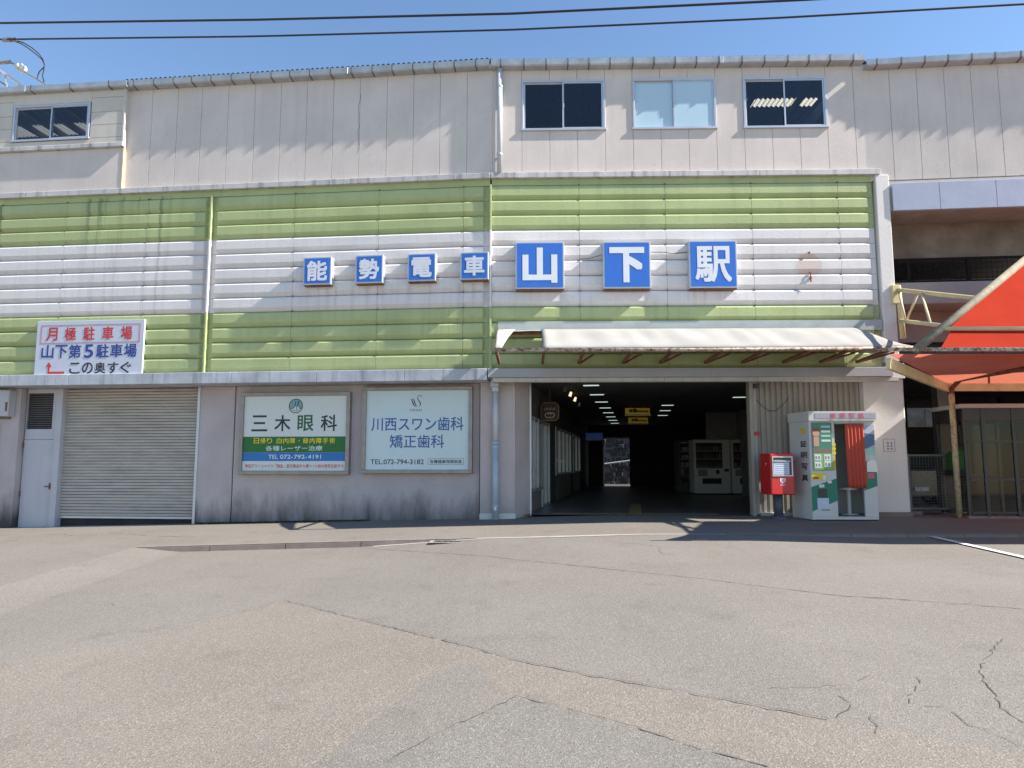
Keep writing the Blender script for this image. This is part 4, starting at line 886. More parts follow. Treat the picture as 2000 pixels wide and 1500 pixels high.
b.ribbon([S(u, v) for u, v in ((0, .3), (.12, .38), (.2, .55), (.28, .75), (.4, .92), (.6, .98))], [.003, .016, .024, .026, .018, .004], Y0)
b.ribbon([S(u, v) for u, v in ((.14, .29), (.28, .34), (.36, .5), (.42, .7), (.5, .85), (.64, .91))], [.003, .016, .022, .024, .016, .004], Y0 - .0005); b.build('swan_emblem', M['violet'], o)

# ------------------------------------------------------------ awning over the entrance
P_AW = 1.35; a0 = SR(966, -P_AW, 683); a1 = SR(1795, -P_AW, 683); za = ZR(683, -P_AW, 1000); zw = ZR(646, -.06, 1100)
aw = thing('entrance_awning', 'torn white sheet awning on a rusty pipe frame above the entrance', 'awning', tuple(FR.w(0, 0, za)), FR.a)
MB().tube([(a0, -P_AW, 0), ((a0 + a1) / 2, -P_AW + .004, -.012), (a1, -P_AW, 0)], .034, 10).build('front_pipe', M['rust'], aw, smooth=True)
MB().tube([(a0 + .03, -.06, zw - za - .05), (a1 - .9, -.06, zw - za - .05)], .03, 8).build('wall_pipe', M['rust2'], aw, smooth=True)
xb = [a0 + .03, SR(1062, -P_AW, 683)] + [SR(p, -P_AW, 683) for p in (1140, 1235, 1315, 1412, 1492, 1580, 1660, 1738)]
for i, x_ in enumerate(xb):
    b = MB(); b.bar((x_, -P_AW + .01, -.03), (x_, -.05, -.06), .05, .05); b.bar((x_, -P_AW + .05, .04), (x_, -.06, zw - za - .08), .035, .035); b.build('bracket', M['rust2'], aw)
    if i > 1: MB().bar((x_ + .22, -P_AW + .3, -.03), (x_ + .02, -.06, -.07), .03, .03).build('brace', M['rust2'], aw)
hump = lambda t: (zw - za) * (.72 * t + .28 * math.sin(t * math.pi / 2))
def cover(sa, sb, n, holes=0, tear=False):
    rows = []
    for i in range(n + 1):
        s = sa + (sb - sa) * i / n; row = []
        for j in range(9):
            t = j / 8; sag = (.016 * math.sin(i * 1.15 + 1.2 * math.sin(i * .31) + 1.5 * t) + .02 * math.sin(i * .47 + 3 * t)) * math.sin(math.pi * t)
            ss = s + (.22 * t if (tear and i == n) else 0)
            row.append((ss, -P_AW + .0 + (P_AW - .06) * t, .036 + hump(t) + sag * .8))
        rows.append(row)
    return rows
c_end = SR(1738, -P_AW, 683); c_st = SR(1060, -P_AW, 683)
rows = cover(c_st, c_end, 64)
# rounded right end
for k in range(1, 9):
    f = k / 8; rows.append([(c_end + (a1 - c_end) * math.sin(f * math.pi / 2) * (1 - .75 * j / 8), -P_AW + (P_AW - .06) * j / 8 , .036 + hump(j / 8) * math.cos(f * math.pi / 2 * .92)) for j in range(9)])
ob = MB().sheet(rows).build('cover_sheet', M['awn'], aw, smooth=True); md = ob.modifiers.new('thick', 'SOLIDIFY'); md.thickness = .006
ob = MB().sheet(cover(a0, a0 + .13, 4, tear=True)).build('torn_scrap', M['awn'], aw, smooth=True); ob.modifiers.new('thick', 'SOLIDIFY').thickness = .006
MB().sheet([[(s, -.02 - .10 * j, zw - za + .02 - .025 * j + .006 * math.sin(s * 9)) for j in range(3)] for s in frange(a0, c_st + .05, 24)]).build('torn_edge', M['awn'], aw)
MB().box(a0, S_END - .02, -.016, -.003, zw - za + .0, zw - za + .20).build('wall_flashing', mat('grey_green_flashing', (.40, .44, .42), .5, var=.1, vs=3), aw)

# ------------------------------------------------------------ orange tent roof at the right
FLc = Vector((5.86, 10.2, 2.66)); RLc = Vector((8.62, 14.1, 2.53)); XR = 14.5
APX = Vector((9.05, 12.25, 4.62))
tn = thing('tent_canopy', 'orange cloth canopy roof on cream steel frame at the right', 'canopy', (8.6, 14.1, 0))
T0 = Vector((8.6, 14.1, 0)); lo = lambda v: tuple(Vector(v) - T0)
def grid4(a, b_, c, d, n, m, sag):
    return [[lo(Vector(a).lerp(Vector(b_), i / n).lerp(Vector(d).lerp(Vector(c), i / n), j / m) + Vector((0, 0, -sag * math.sin(math.pi * i / n) * math.sin(math.pi * j / m)))) for i in range(n + 1)] for j in range(m + 1)]
fr_r = Vector((XR, 10.2, 2.66)); ridge_r = Vector((XR, 12.25, 4.62)); re_r = Vector((XR, 14.1, 2.53))
t_low = .17
fl2 = FLc.lerp(APX, t_low); 
fl_off = Vector((.30, .0, 0))
MB().sheet(grid4(FLc + fl_off, fr_r, fr_r.lerp(ridge_r, t_low - .015), fl2 + fl_off * .5, 20, 4, .02)).build('front_valance', M['orange'], tn, smooth=True)
MB().sheet(grid4(fl2 + Vector((.1, 0, .02)), fr_r.lerp(ridge_r, t_low + .02), ridge_r, APX, 20, 10, .06)).build('front_cloth', M['orange'], tn, smooth=True)
MB().sheet(grid4(FLc + Vector((-.42, .06, -.06)), fr_r + Vector((0, .06, -.04)), re_r + Vector((0, -.03, .07)), RLc + Vector((0, 0, .07)), 24, 10, -.09)).build('roof_cloth', M['liner'], tn, smooth=True)
for k in range(1, 6):
    a, b_ = FLc.lerp(fr_r, k / 6 - .06), RLc.lerp(re_r, k / 6 - .02)
    MB().tube([lo(a + Vector((0, .1, .05))), lo(a.lerp(b_, .5) + Vector((.1, 0, .13))), lo(b_ + Vector((0, 0, .1)))], .014, 6).build('roof_rib', M['rust2'], tn)
def tb(name, pts, r, m): return MB().tube([lo(p) for p in pts], r, 10).build(name, M[m], tn, smooth=True)
tb('front_eave_pipe', [FLc + Vector((-.55, 0, 0)), fr_r], .03, 'rust')
tb('hip_pipe', [FLc + Vector((-.04, -.01, -.0)), APX], .065, 'creamg'); tb('ridge_pipe', [APX, ridge_r], .05, 'creamg')
tb('purlin', [fl2 + Vector((-.0, -.03, .03)), fr_r.lerp(ridge_r, t_low) + Vector((0, -.03, .03))], .032, 'cream')
MB().bar(lo(FLc + Vector((-.45, .02, -.2))), lo(RLc + Vector((0, 0, -.02))), .06, .16).build('side_beam', M['cream'], tn)
MB().bar(lo(RLc + Vector((0, 0, -.0))), lo(re_r), .06, .16).build('rear_beam', M['cream'], tn)
# posts with arms bending forward
for i, x_ in enumerate((0.0, 3.4)):
    p0 = Vector((RLc.x + x_ + .03, RLc.y - .05, -.03)); 
    tb('post', [p0, p0 + Vector((0, 0, 1.3)), p0 + Vector((0, 0, 2.42))], .055, 'rust3')
    A = p0 + Vector((0, 0, 2.42))
    tb('arm', [A, A + Vector((.0, -.05, .12)), A + Vector((.02, -.28, .25)), A + Vector((.02, -.9, .25)), A + Vector((.05, -3.7, .22))], .045, 'rust2')
    MB().box(*[q for ax in range(3) for q in ((p0 - T0)[ax] - (.1, .1, .0)[ax], (p0 - T0)[ax] + (.1, .1, .035)[ax])]).build('foot_plate', M['rust2'], tn)
# --- lattice arm from the end post to the hip pipe
tr = thing('lattice_arm', 'cream steel lattice arm between white pillar and orange canopy', 'truss', tuple(FR.w(SR(1748, -.05, 590), -.05, ZR(625, -.05, 1745))), 0)
B0 = tr.location.copy(); lt = lambda v: tuple(Vector(v) - B0)
u0 = Vector(FR.w(SR(1752, -.06, 560), -.06, FR.hit(1752, 566, -.06)[1])); l0_ = Vector(FR.w(SR(1757, -.06, 625), -.06, FR.hit(1757, 626, -.06)[1]))
def on_hip(t): return FLc.lerp(APX, t)
u1 = on_hip(.50); l1_ = on_hip(.215)
MB().tube([lt(u0), lt(u1)], .04, 10).build('upper_chord', M['cream'], tr, smooth=True); MB().tube([lt(l0_), lt(l1_)], .035, 10).build('lower_chord', M['cream'], tr, smooth=True)
for (ta, tbb) in ((.02, .16), (.30, .18), (.34, .72)): MB().tube([lt(u0.lerp(u1, ta)), lt(l0_.lerp(l1_, tbb))], .022, 8).build('lacing_bar', M['cream'], tr, smooth=True)
MB().tube([lt(u0 + Vector((.02, 0, .08))), lt((u0.x + .06, u0.y, l0_.z - .35))], .05, 10).build('upright', M['cream'], tr, smooth=True)
MB().box(-.12 + (u0 - B0).x, .04 + (u0 - B0).x, -.05 + (u0 - B0).y, .06 + (u0 - B0).y, -.28 + (u0 - B0).z, .09 + (u0 - B0).z, .01).build('clamp', M['cream'], tr)

# ------------------------------------------------------------ red post box
pp = FR.hit(1519, 1006, -.05); pz = z_pave(*FR.w(pp[0], -.05, 0)[:2])
pb = thing('post_box', 'red pillar post box on a dark grey leg before the corrugated wall', 'post box', tuple(FR.w(pp[0] + .02, -.05, pz)), FR.a + R(7))
MB().tube([(0, 0, 0), (0, 0, .5)], .085, 14).build('leg', M['postleg'], pb, smooth=True); MB().tube([(0, 0, -.02), (0, 0, .05), (0, 0, .09)], [.19, .16, .085], 14).build('foot', M['postleg'], pb)
bz, bh, bw, bd = .46, .78, .235, .22
MB().box(-bw, bw, -bd, bd, bz, bz + bh, .022, 2).build('body', M['postred'], pb)
wz0, wz1, wx0, wx1 = bz + .37, bz + .70, -bw + .055, bw - .055
MB().box(wx0, wx1, -bd - .004, -bd - .0005, wz0, wz1).build('recess', M['postleg'], pb)
b = MB(); t_ = .02; b.box(wx0 - t_, wx1 + t_, -bd - .016, -bd - .001, wz1, wz1 + t_).box(wx0 - t_, wx1 + t_, -bd - .016, -bd - .001, wz0 - t_, wz0).box(wx0 - t_, wx0, -bd - .016, -bd - .001, wz0, wz1).box(wx1, wx1 + t_, -bd - .016, -bd - .001, wz0, wz1).build('slot_frame', M['alu'], pb)
MB().box(wx0 + .01, wx1 - .05, -bd - .012, -bd - .005, wz0 + .01, wz0 + .24).build('notice_plate', M['plate'], pb)
b = MB()
for i in range(5): b.box(wx0 + .03, wx1 - .08, -bd - .0135, -bd - .0125, wz0 + .04 + i * .04, wz0 + .046 + i * .04)
b.build('notice_print', M['steel_blue'], pb); MB().box(wx0 + .005, wx1 - .03, -bd - .025, -bd - .006, wz0 + .25, wz0 + .272, .004).build('slot_lip', M['alu'], pb)
mz = bz + .255; b = MB(); Yp = -bd - .003
b.box(-.055, .055, Yp, Yp + .002, mz + .042, mz + .058).box(-.055, -.028, Yp, Yp + .002, mz + .0, mz + .0415).box(.028, .055, Yp, Yp + .002, mz + .0, mz + .0415).box(-.009, .009, Yp, Yp + .002, mz - .035, mz + .0415)
b.prism([(-.055, mz), (-.028, mz), (-.009, mz - .02), (-.009, mz - .035)], Yp, Yp + .002); b.prism([(.055, mz), (.028, mz), (.009, mz - .02), (.009, mz - .035)], Yp, Yp + .002); b.build('emblem', M['letter'], pb)
text('POST', .10, .038, M['letter'], pb, 0, mz - .068, Yp, .012)
MB().box(-bw - .003, -bw - .0005, -.06, -.03, bz + .58, bz + .60).box(-bw - .003, -bw - .0005, -.052, -.038, bz + .55, bz + .5795).build('side_mark', M['letter'], pb)

# ------------------------------------------------------------ ID photo booth
bq = FR.rect(1583, 822, 1712, 1006, -.35); ph0, ph1 = bq[0], bq[1]
gz_ = z_pave(*FR.w((ph0 + ph1) / 2, -.3, 0)[:2])
pbth = thing('photo_booth', 'white and green photo booth with half-drawn orange curtain', 'photo booth', tuple(FR.w(ph0, -.35, gz_)), FR.a + R(0))
w = ph1 - ph0; hB = FR.hit(1650, 822, -.35)[1] - gz_; dB = .62
xA, xB = .39 * w, .80 * w          # doorway
oz = .075
b = MB(); b.box(0, w, .0, dB, 0.02, oz, .006).build('floor_plate', M['booth'], pbth)
MB().box(0, xA, 0, .05, oz, hB, .006).build('front_panel', M['booth'], pbth); MB().box(xB, w, 0, .05, oz, hB, .006).build('front_panel', M['booth'], pbth)
MB().box(xA + .001, xB - .001, .0, .05, hB - .06, hB).build('lintel', M['booth'], pbth)
MB().prism([(-.14, dB), (0, .001), (0.03, .001), (-.10, dB)], .02, hB, 'z').build('side_wall', M['booth'], pbth)
MB().box(w - .03, w, .051, dB, oz, hB).build('side_wall', M['booth'], pbth); MB().box(-.10, w - .03, dB - .04, dB, oz, hB).build('back_wall', M['booth_in'], pbth)
MB().box(xA - .02, xA - .0, .052, dB - .04, oz, hB).build('inner_wall', M['booth_in'], pbth); MB().box(xA, w - .03, .1, dB - .05, oz + .001, oz + .02).build('inner_floor', M['dark2'], pbth)
hh2 = FR.hit(1650, 803, -.42)[1] - gz_
MB().prism([(-.16, dB + .02), (-.02, -.07), (w + .02, -.07), (w + .02, dB + .02)], hB + .001, hh2, 'z').build('roof_box', M['booth'], pbth)
MB().box(.10, w - .0, -.075, -.0705, hB + .045, hh2 - .035).build('header_face', flat('lilac_grey', (.38, .37, .45)), pbth)
for k, ch in enumerate('証明写真'): text(ch, .095, .10, M['pink'], pbth, .10 + (w - .1) * (.30 + .155 * k), (hB + .045 + hh2 - .035) / 2, -.079, .03)
# poster case left of the doorway
pw0, pw1, pz0, pz1 = .045, xA - .055, hB * .50, hB - .03
MB().box(pw0, pw1, -.02, -.001, pz0, pz1, .008).build('poster_case', M['grey'], pbth)
ps = bpy.data.objects.new('poster', None); COL.objects.link(ps); ps.parent = pbth
def card(x0, x1, z0, z1, y, m, nm='print', par=ps): return MB().box(x0, x1, y, y + .002, z0, z1).build(nm, m, par)
pwid = pw1 - pw0; phh = pz1 - pz0; U = lambda u: pw0 + .012 + u * (pwid - .024); V = lambda v: pz0 + .012 + v * (phh - .024)
card(U(0), U(1), V(.42), V(1), -.024, flat('poster_green', (.06, .24, .17)), 'poster_field'); card(U(0), U(1), V(0), V(.418), -.024, flat('poster_lime', (.22, .45, .15)), 'poster_field')
b = MB(); b.disc(U(.18), V(.78), -.0265, pwid * .17, 20); b.box(U(.04), U(.32), -.0268, -.0262, V(.50), V(.70)); b.build('portrait', M['skin'], ps)
b = MB(); b.face([(U(.18) + pwid * .19 * math.cos(t), -.0275, V(.83) + pwid * .17 * math.sin(t)) for t in frange(-.1, math.pi + .1, 14)]); b.build('portrait_hair', flat('hair', (.25, .1, .06)), ps)
for i in range(4): card(U(.45), U(.93), V(.60 + .10 * i), V(.645 + .10 * i), -.0262, M['mint'] if i % 2 else M['pale'])
card(U(0), U(1), V(.36), V(.45), -.0262, flat('poster_dim', (.22, .16, .13)))
for (u, v) in ((.05, .2), (.05, .04), (.55, .2), (.55, .06)):
    card(U(u), U(u + .35), V(v), V(v + .13), -.0264, M['pale'])
    for i in range(2): card(U(u + .05 + .15 * i), U(u + .13 + .15 * i), V(v + .03), V(v + .09), -.0275, M['grey'])
card(.02, xA * .62, hB * .405, hB * .475, -.004, M['yellow'], 'sticker', pbth); card(.04, xA * .3, hB * .415, hB * .435, -.007, M['red'], 'sticker', pbth); card(xA * .45, xA * .58, hB * .41, hB * .455, -.007, M['pale'], 'sticker', pbth)
for i in range(3): MB().disc(xA - .025, hB * (.76 - .042 * i), -.006, .036, 16).build('round_sticker', flat('lemon', (.68, .62, .02)), pbth)
card(xA - .05, xA - .006, hB * .5, hB * .64, -.004, flat('amber', (.62, .42, .05)), 'sticker', pbth)
def para(x0, x1, za_, zb_, zc_, zd_, m, nm): return MB().prism([(x0, za_), (x1, zb_), (x1, zc_), (x0, zd_)], -.003, -.0008).build(nm, m, pbth)
para(.001, xA - .001, hB * .065 + .05, hB * .20, hB * .42, hB * .335, M['tgreen'], 'green_stripe'); para(xB + .001, w - .001, hB * .30, hB * .345, hB * .54, hB * .46, M['tgreen'], 'green_stripe')
MB().box(xA * .25, xA * .6, -.012, -.0035, hB * .23, hB * .315, .004).build('photo_slot', M['dark2'], pbth); card(xA * .3, xA * .5, hB * .33, hB * .36, -.008, M['pale'], 'sticker', pbth)
card(xA * .2, xA * .65, hB * .12, hB * .225, -.008, M['plate'], 'paper_notice', pbth); card(xA * .35, xA * .68, hB * .10, hB * .112, -.005, M['grey'], 'maker_mark', pbth)
MB().box(xA * .62, xA * .78, -.03, -.004, hB * .37, hB * .40, .004).build('coin_slot', M['alu'], pbth)
# right-hand panel picture and mirror-like white knob area
card(xB + .02, w - .012, hB * .68, hB * .96, -.004, flat('pale_lilac', (.45, .47, .58)), 'side_poster', pbth)
b = MB(); b.prism([(xB + .02, hB * .70), (w - .015, hB * .76), (w - .015, hB * .86), (xB + .02, hB * .88)], -.0065, -.0045); b.build('side_poster_print', flat('slate_blue', (.08, .16, .28)), pbth); card(xB + .02, w - .014, hB * .655, hB * .72, -.0068, M['mint'], 'side_poster_print', pbth)
b = MB(); cxm, czm, rm = (xB + w) / 2 + .02, hB * .565, .095
b.prism([(cxm - rm, hB * .485), (cxm + rm, hB * .485)] + [(cxm + rm * math.cos(t), czm + rm * .8 * math.sin(t)) for t in frange(0, math.pi, 14)], -.05, -.001); b.build('convex_mirror', flat('bright_white', (.78, .76, .70), .25), pbth)
card(xB + .07, w - .05, hB * .42, hB * .475, -.005, M['pink'], 'sticker', pbth)
# vertical lettering on the slanting side wall
fx = Vector((.14, .001 - dB, 0)).normalized(); nx = Vector((fx.y, -fx.x, 0)); 
sd_ = bpy.data.objects.new('side_lettering', None); COL.objects.link(sd_); sd_.parent = pbth; sd_.location = Vector((-.14, dB, 0)) + nx * .004; sd_.rotation_euler = (0, 0, math.atan2(fx.y, fx.x))
Ls = math.hypot(.14, dB - .001)
for k, ch in enumerate('証明写真'): text(ch, .20, .12, M['ink'], sd_, Ls * .72, hB * (.77 - .115 * k), -.002, .02)
text('早', .22, .13, M['yellow'], sd_, Ls * .70, hB * .90, -.002, .03, name='side_mark')
MB().box(Ls * .12, Ls * .62, -.003, -.0005, hB + .03, hB + .1).build('maker_plate', M['tgreen'], sd_)
# stool and curtain
b = MB(); st = (xA + xB) / 2 + .10; b.tube([(st, .33, oz + .02), (st, .33, .56)], .035, 12).tube([(st, .33, oz + .02), (st, .33, oz + .035)], .15, 18).tube([(st, .33, .56), (st, .33, .60)], .16, 18).build('stool', M['booth'], pbth)
rows = []
for j in range(16):
    v = j / 15; z_ = hB - .05 - v * (hB * .645); x0 = xA + (xB - xA) * (.36 + .04 * v); x1 = xB + .03 + .015 * v
    rows.append([(x0 + (x1 - x0) * i / 28, -.035 + .02 * math.sin(i * 1.15 + .4 * v) * (.4 + .6 * v), z_) for i in range(29)])
ob = MB().sheet(rows).build('curtain', flat('orange_curtain', (.52, .075, .04), .8), pbth, smooth=True); ob.modifiers.new('thick', 'SOLIDIFY').thickness = .004
MB().tube([(xA + .0, -.03, hB - .045), (xB + .05, -.03, hB - .045)], .01, 8).build('curtain_rail', M['alu'], pbth)
MB().box(.02, w - .02, .02, dB - .05, 0, .019).build('base', M['dark'], pbth)

# ------------------------------------------------------------ dark glazed telephone booth
Yt = 13.9; a = at_y(1893, 1003, Yt); 
ptz = .0; pt = thing('telephone_booth', 'dark framed glass telephone booth with pale roof, right of the fence', 'telephone booth', (a.x + .0, Yt, z_pave(a.x, Yt)), R(-3))
w, d, h = 1.25, 1.0, FR.hit(1950, 795, 0)[1]
for (x_, y) in ((.03, .03), (.36, .0), (.93, .0), (w - .03, .03), (.03, d - .03), (w - .03, d - .03)): MB().box(x_ - .032, x_ + .032, y - .025, y + .03, .03, h, .005).build('post', M['pb'], pt)
MB().box(-.08, w + .08, -.08, d + .05, h + .001, h + .085, .012).build('roof', mat('booth_roof', (.40, .36, .33), .7, var=.1), pt); MB().box(.0, w, -.01, d, h - .24, h, .004).build('header', M['pb'], pt); MB().box(-.02, w + .02, -.02, d + .02, -.02, .05, .008).build('base', M['kerb'], pt)
for z_ in (.09, .72, 1.45):
    for (x0, x1) in ((.06, .33), (.39, .90), (.96, w - .06)): MB().box(x0, x1, -.012, .012, z_, z_ + .04).build('cross_bar', M['pb'], pt)
for (x0, x1) in ((.06, .33), (.39, .90), (.96, w - .06)): MB().box(x0, x1, -.003, .003, .13, h - .24).build('pane', M['glass2'], pt)
for x_ in (.02, w - .02): MB().box(x_ - .003, x_ + .003, .06, d - .06, .05, h - .24).build('pane', M['glass2'], pt)
MB().box(.06, w - .06, d - .02, d - .014, .05, h - .24).build('pane', M['glass2'], pt)
MB().box(.41, .88, d - .3, d - .05, .78, .82).build('shelf', M['pb'], pt)
MB().prism([(-.16, 0), (.12, 0), (.10, .30), (-.10, .38)], -.12, .12, 'x').build('phone_body', flat('phone_green', (.06, .30, .05)), pt, loc=(.16, d - .35, .93))
MB().tube([(.05, d - .5, 1.15), (.04, d - .52, 1.02), (.05, d - .5, .92)], .022, 8).build('handset', flat('phone_green2', (.05, .24, .05)), pt)
MB().box(.05, .28, d - .5, d - .1, .80, .925).build('phone_stand', M['dark2'], pt)
# ------------------------------------------------------------ mesh fence panel
a = at_y(1779, 990, 14.7); b_ = at_y(1889, 990, 14.7); w = b_.x - a.x; zf = z_pave(a.x, 14.7)
fe = thing('mesh_fence', 'grey-green wire mesh fence panel between white pillar and telephone booth', 'fence', (a.x, 14.7, zf), R(-2)); h = 1.22
for x_ in (0, w): MB().tube([(x_, 0, -.02), (x_, 0, h)], .026, 8).build('post', M['fence'], fe)
MB().tube([(0, 0, h - .03), (w, 0, h - .03)], .022, 8).build('top_rail', M['fence'], fe); MB().tube([(0, 0, .12), (w, 0, .12)], .022, 8).build('bottom_rail', M['fence'], fe)
b = MB(); k = .05
while k < w: b.box(k - .0022, k + .0022, -.002, .002, .12, h - .03); k += .06
k = .18
while k < h - .04: b.box(0, w, -.005, -.001, k - .0022, k + .0022); k += .06
b.build('wire_mesh', M['fence'], fe, kind='stuff')
for x_ in (.06, w - .3): MB().box(x_ - .1, x_ + .12, -.1, .1, -.02, .075, .01).build('foot_block', M['kerb'], fe)

# ------------------------------------------------------------ underpass behind the fence
ub = sub(FT, 'underpass'); tz = zr0 - .46
t_a = FT.hit(1775, 900, .8)[0]
MB().box(t_a - 1.4, t_a - .1, 1.2, 16, -.1, tz + .0).build('side_wall', M['conc2'], ub)
MB().box(t_a + 10, t_a + 10.2, -.6, 14, -.1, 3.4).build('side_wall', M['conc2'], ub)  # unseen wall added at the open right end to keep sunlight out
MB().box(t_a - .1, t_a + 10, .9, 14, 3.1, 3.3).build('underpass_ceiling', M['dark2'], ub)
MB().box(FT.hit(1838, 880, 3.2)[0], FT.hit(1858, 880, 3.2)[0], 3.2, 3.5, -.1, 3.1).build('column', M['conc2'], ub)
wx0, wx1, wz0, wz1 = FT.rect(1772, 781, 1826, 834, 9.0); vx0, vx1, vz0, vz1 = FT.rect(1930, 776, 1955, 800, 9.0)
b = MB(); b.box(t_a - .1, wx0, 9, 9.2, -.1, 3.1).box(wx0, wx1, 9, 9.2, -.1, wz0).box(wx0, wx1, 9, 9.2, wz1, 3.1).box(wx1, vx0, 9, 9.2, -.1, 3.1).box(vx0, vx1, 9, 9.2, -.1, vz0).box(vx0, vx1, 9, 9.2, vz1, 3.1).box(vx1, t_a + 10, 9, 9.2, -.1, 3.1); b.build('back_wall', M['dark'], ub)
MB().box(wx0, wx1, 8.96, 8.99, (wz0 * .35 + wz1 * .65), (wz0 * .35 + wz1 * .65) + .04).box(wx0 + (wx1 - wx0) * .62, wx0 + (wx1 - wx0) * .66, 8.95, 8.99, wz0, (wz0 * .35 + wz1 * .65)).build('opening_rail', M['galv'], ub)
MB().box(t_a - 1, t_a + 16, 14.5, 14.8, -.1, 4.2).build('far_wall', mat('far_pale_wall', (.10, .11, .115), .8, var=.5, vs=2.5), ub)
# dark parked car half seen through the fence
cp = FT.w(t_a + 1.6, 4.2, 0.0); car = thing('parked_car', 'dark car parked in the gloom behind the mesh fence', 'car', (cp.x, cp.y, 0), R(8))
body = [(-.85, .25), (-.87, .62), (-.80, .82), (-.66, .9), (-.52, 1.38), (-.42, 1.46), (.42, 1.46), (.52, 1.38), (.66, .9), (.80, .82), (.87, .62), (.85, .25)]
MB().loft([(x_ * .96, -.15, min(z_, .85)) for x_, z_ in body], [(x_, .9, min(z_, .98)) for x_, z_ in body], True).loft([(x_, .9, min(z_, .98)) for x_, z_ in body], [(x_ * .97, 1.5, z_) for x_, z_ in body], True).loft([(x_ * .97, 1.5, z_) for x_, z_ in body], [(x_ * .96, 3.6, z_ * .98) for x_, z_ in body], True).face([(x_ * .96, -.15, min(z_, .85)) for x_, z_ in body]).face([(x_ * .96, 3.6, z_ * .98) for x_, z_ in body]).build('body', M['car'], car, smooth=False)
MB().face([(-.6, .93, 1.0), (.6, .93, 1.0), (.46, 1.47, 1.41), (-.46, 1.47, 1.41)]).build('windscreen', M['glass2'], car)
for x_ in (-.62, .62): MB().box(x_ - .16, x_ + .16, -.19, -.14, .58, .72, .02).build('headlight', M['galv'], car)
for (x_, y) in ((-.78, .5), (.78, .5), (-.78, 2.9), (.78, 2.9)):
    wo = MB().tube([(x_ - .09, y, .3), (x_ + .09, y, .3)], .3, 18).build('wheel', M['rail'], car); MB().tube([(x_ - .1, y, .3), (x_ + .1, y, .3)], .18, 12).build('rim', M['galv'], wo)
MB().box(-.18, .18, -.175, -.152, .36, .46).build('number_plate', M['pale'], car)

# ------------------------------------------------------------ meter cabinet at the left edge
m0, m1, mz0, mz1 = FL.rect(-40, 762, 18, 813, .2)
mc = thing('meter_cabinet', 'pale grey metal cabinet fixed to the wall at left edge', 'cabinet', tuple(FL.w(m1 - .55, .38, mz0)), FL.a)
MB().box(0, .55, -.2, -.001, 0, mz1 - mz0, .012).build('case', M['door'], mc); MB().box(.48, .53, -.205, -.2005, .1, .3).build('rusty_catch', M['rust2'], mc); MB().box(.06, .46, -.04, -.002, -.05, -.001).build('bracket', M['bracket'], mc)
MB().tube([(.2, -.05, -.12), (.2, -.05, -1.9)], .02, 6).build('conduit', M['pvc2'], mc)

# ------------------------------------------------------------ overhead cables and railway hardware beyond the roof
def cable(pix, r, name, label):
    pts = [at_y(px, py, Y) for px, py, Y in pix]
    fine = []
    for i in range(41):
        t = i / 40 * (len(pts) - 1); k = min(int(t), len(pts) - 2); fine.append(pts[k].lerp(pts[k + 1], t - k))
    return MB().tube(fine, r, 6).build(name, M['cable'], label=label, cat='cable', smooth=True)
cable([(-500, 49, 24), (0, 45, 22.5), (500, 38.5, 21), (1000, 26.5, 19.6), (1560, 0, 18.2), (2300, -40, 17)], .036, 'overhead_cable', 'upper, thicker black cable crossing the sky')
cable([(-500, 79, 24), (0, 77, 22.5), (500, 71, 21), (1000, 58, 19.6), (1500, 36, 18.2), (2000, 8, 17.2), (2500, -20, 16.4)], .029, 'overhead_cable', 'lower, thinner black cable crossing the sky, with clamps at its left end')
YI = 22.5; Pq = lambda px, py: at_y(px, py, YI)
cj = thing('cable_connector', 'clamps with two looping jumper wires under the lower cable', 'connector', tuple(Pq(25, 79)))
lc_ = lambda v: tuple(v - cj.location)
for px in (10, 18, 29): MB().tube([lc_(Pq(px - 4, 78)), lc_(Pq(px + 4, 78))], .075, 8).build('clamp', M['bronze'], cj)
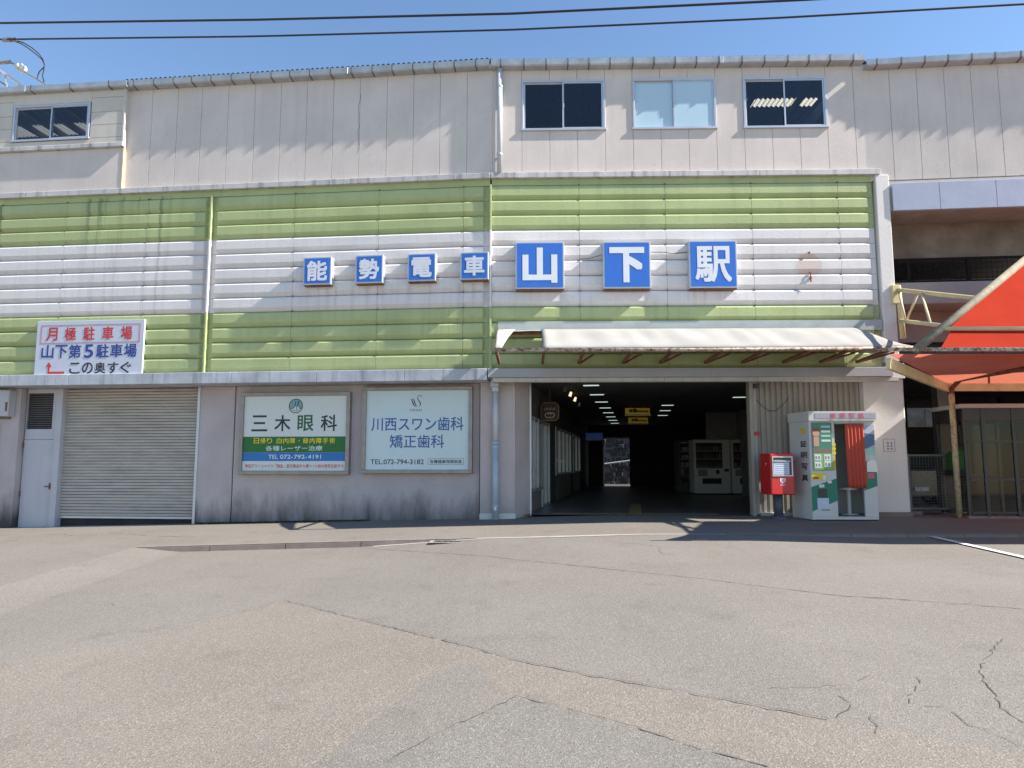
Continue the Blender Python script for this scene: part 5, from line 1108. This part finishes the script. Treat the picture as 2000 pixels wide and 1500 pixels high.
for k, pth in enumerate((((30, 79), (45, 83), (62, 93), (76, 105), (84, 116), (87.5, 126), (85, 132), (77, 140), (73, 150), (74, 157)), ((30, 81), (43, 86), (58, 96), (72, 107), (82, 116), (87, 126), (86, 135), (83, 148), (86, 160)))): MB().tube([lc_(Pq(*p)) for p in pth], .018, 6).build('jumper_wire', M['cable'], cj, smooth=True)
isl = thing('insulator', 'white porcelain strain insulator on a slanting rod above the left roof', 'insulator', tuple(Pq(40, 131))); li = lambda px, py: tuple(Pq(px, py) - isl.location)
MB().tube([li(-30, 125), li(22, 121)], .06, 8).build('arm', M['bronze'], isl); MB().tube([li(22, 122), li(50, 141), li(98, 170)], .028, 8).build('rod', M['bronze'], isl)
for (px, py, r) in ((33, 128, .09), (38.5, 131, .145), (45.5, 135.5, .135)): 
    c_ = Pq(px, py) - isl.location; dv = (Pq(98, 170) - Pq(22, 122)).normalized()
    MB().tube([tuple(c_ - dv * r * .6), tuple(c_ - dv * r * .45), tuple(c_), tuple(c_ + dv * r * .45), tuple(c_ + dv * r * .6)], [r * .35, r * .8, r, r * .8, r * .35], 14).build('shed', M['porc'], isl, smooth=True)
gt = thing('catenary_gantry', 'white lattice gantry beam rising behind the left roof edge', 'gantry', tuple(Pq(20, 160))); lg_ = lambda px, py, dy=0: tuple(Pq(px, py) + Vector((0, dy, 0)) - gt.location)
for dy in (0, .35): MB().bar(lg_(-40, 110, dy), lg_(70, 185, dy), .07, .07).build('chord', M['galv'], gt); 
MB().bar(lg_(-40, 135, .1), lg_(60, 195, .1), .05, .05).build('chord', M['bronze'], gt)
for (a, b_) in (((2, 139), (-12, 165)), ((8, 143), (16, 175)), ((38, 164), (30, 180))): MB().bar(lg_(*a), lg_(*b_), .05, .05).build('lacing', M['galv'], gt)

# ------------------------------------------------------------ moss and weeds at the foot of the lower wall
b = MB()
for i in range(900):
    s = random.uniform(SL(386, .5, 1000), SL(720, .5, 1000)); y = .5 - abs(random.gauss(0, .05)); p = FL.w(s, y, 0); z = z_pave(p.x, p.y); r = random.uniform(.008, .03)
    a = random.uniform(0, 6.28); v = [(p.x + r * math.cos(a + k * 2.1), p.y + r * math.sin(a + k * 2.1), z + random.uniform(0, .035)) for k in range(3)]; b.face(v)
b.build('moss', M['moss'], label='dark green moss and weeds along the foot of the mauve wall', cat='moss', kind='stuff')
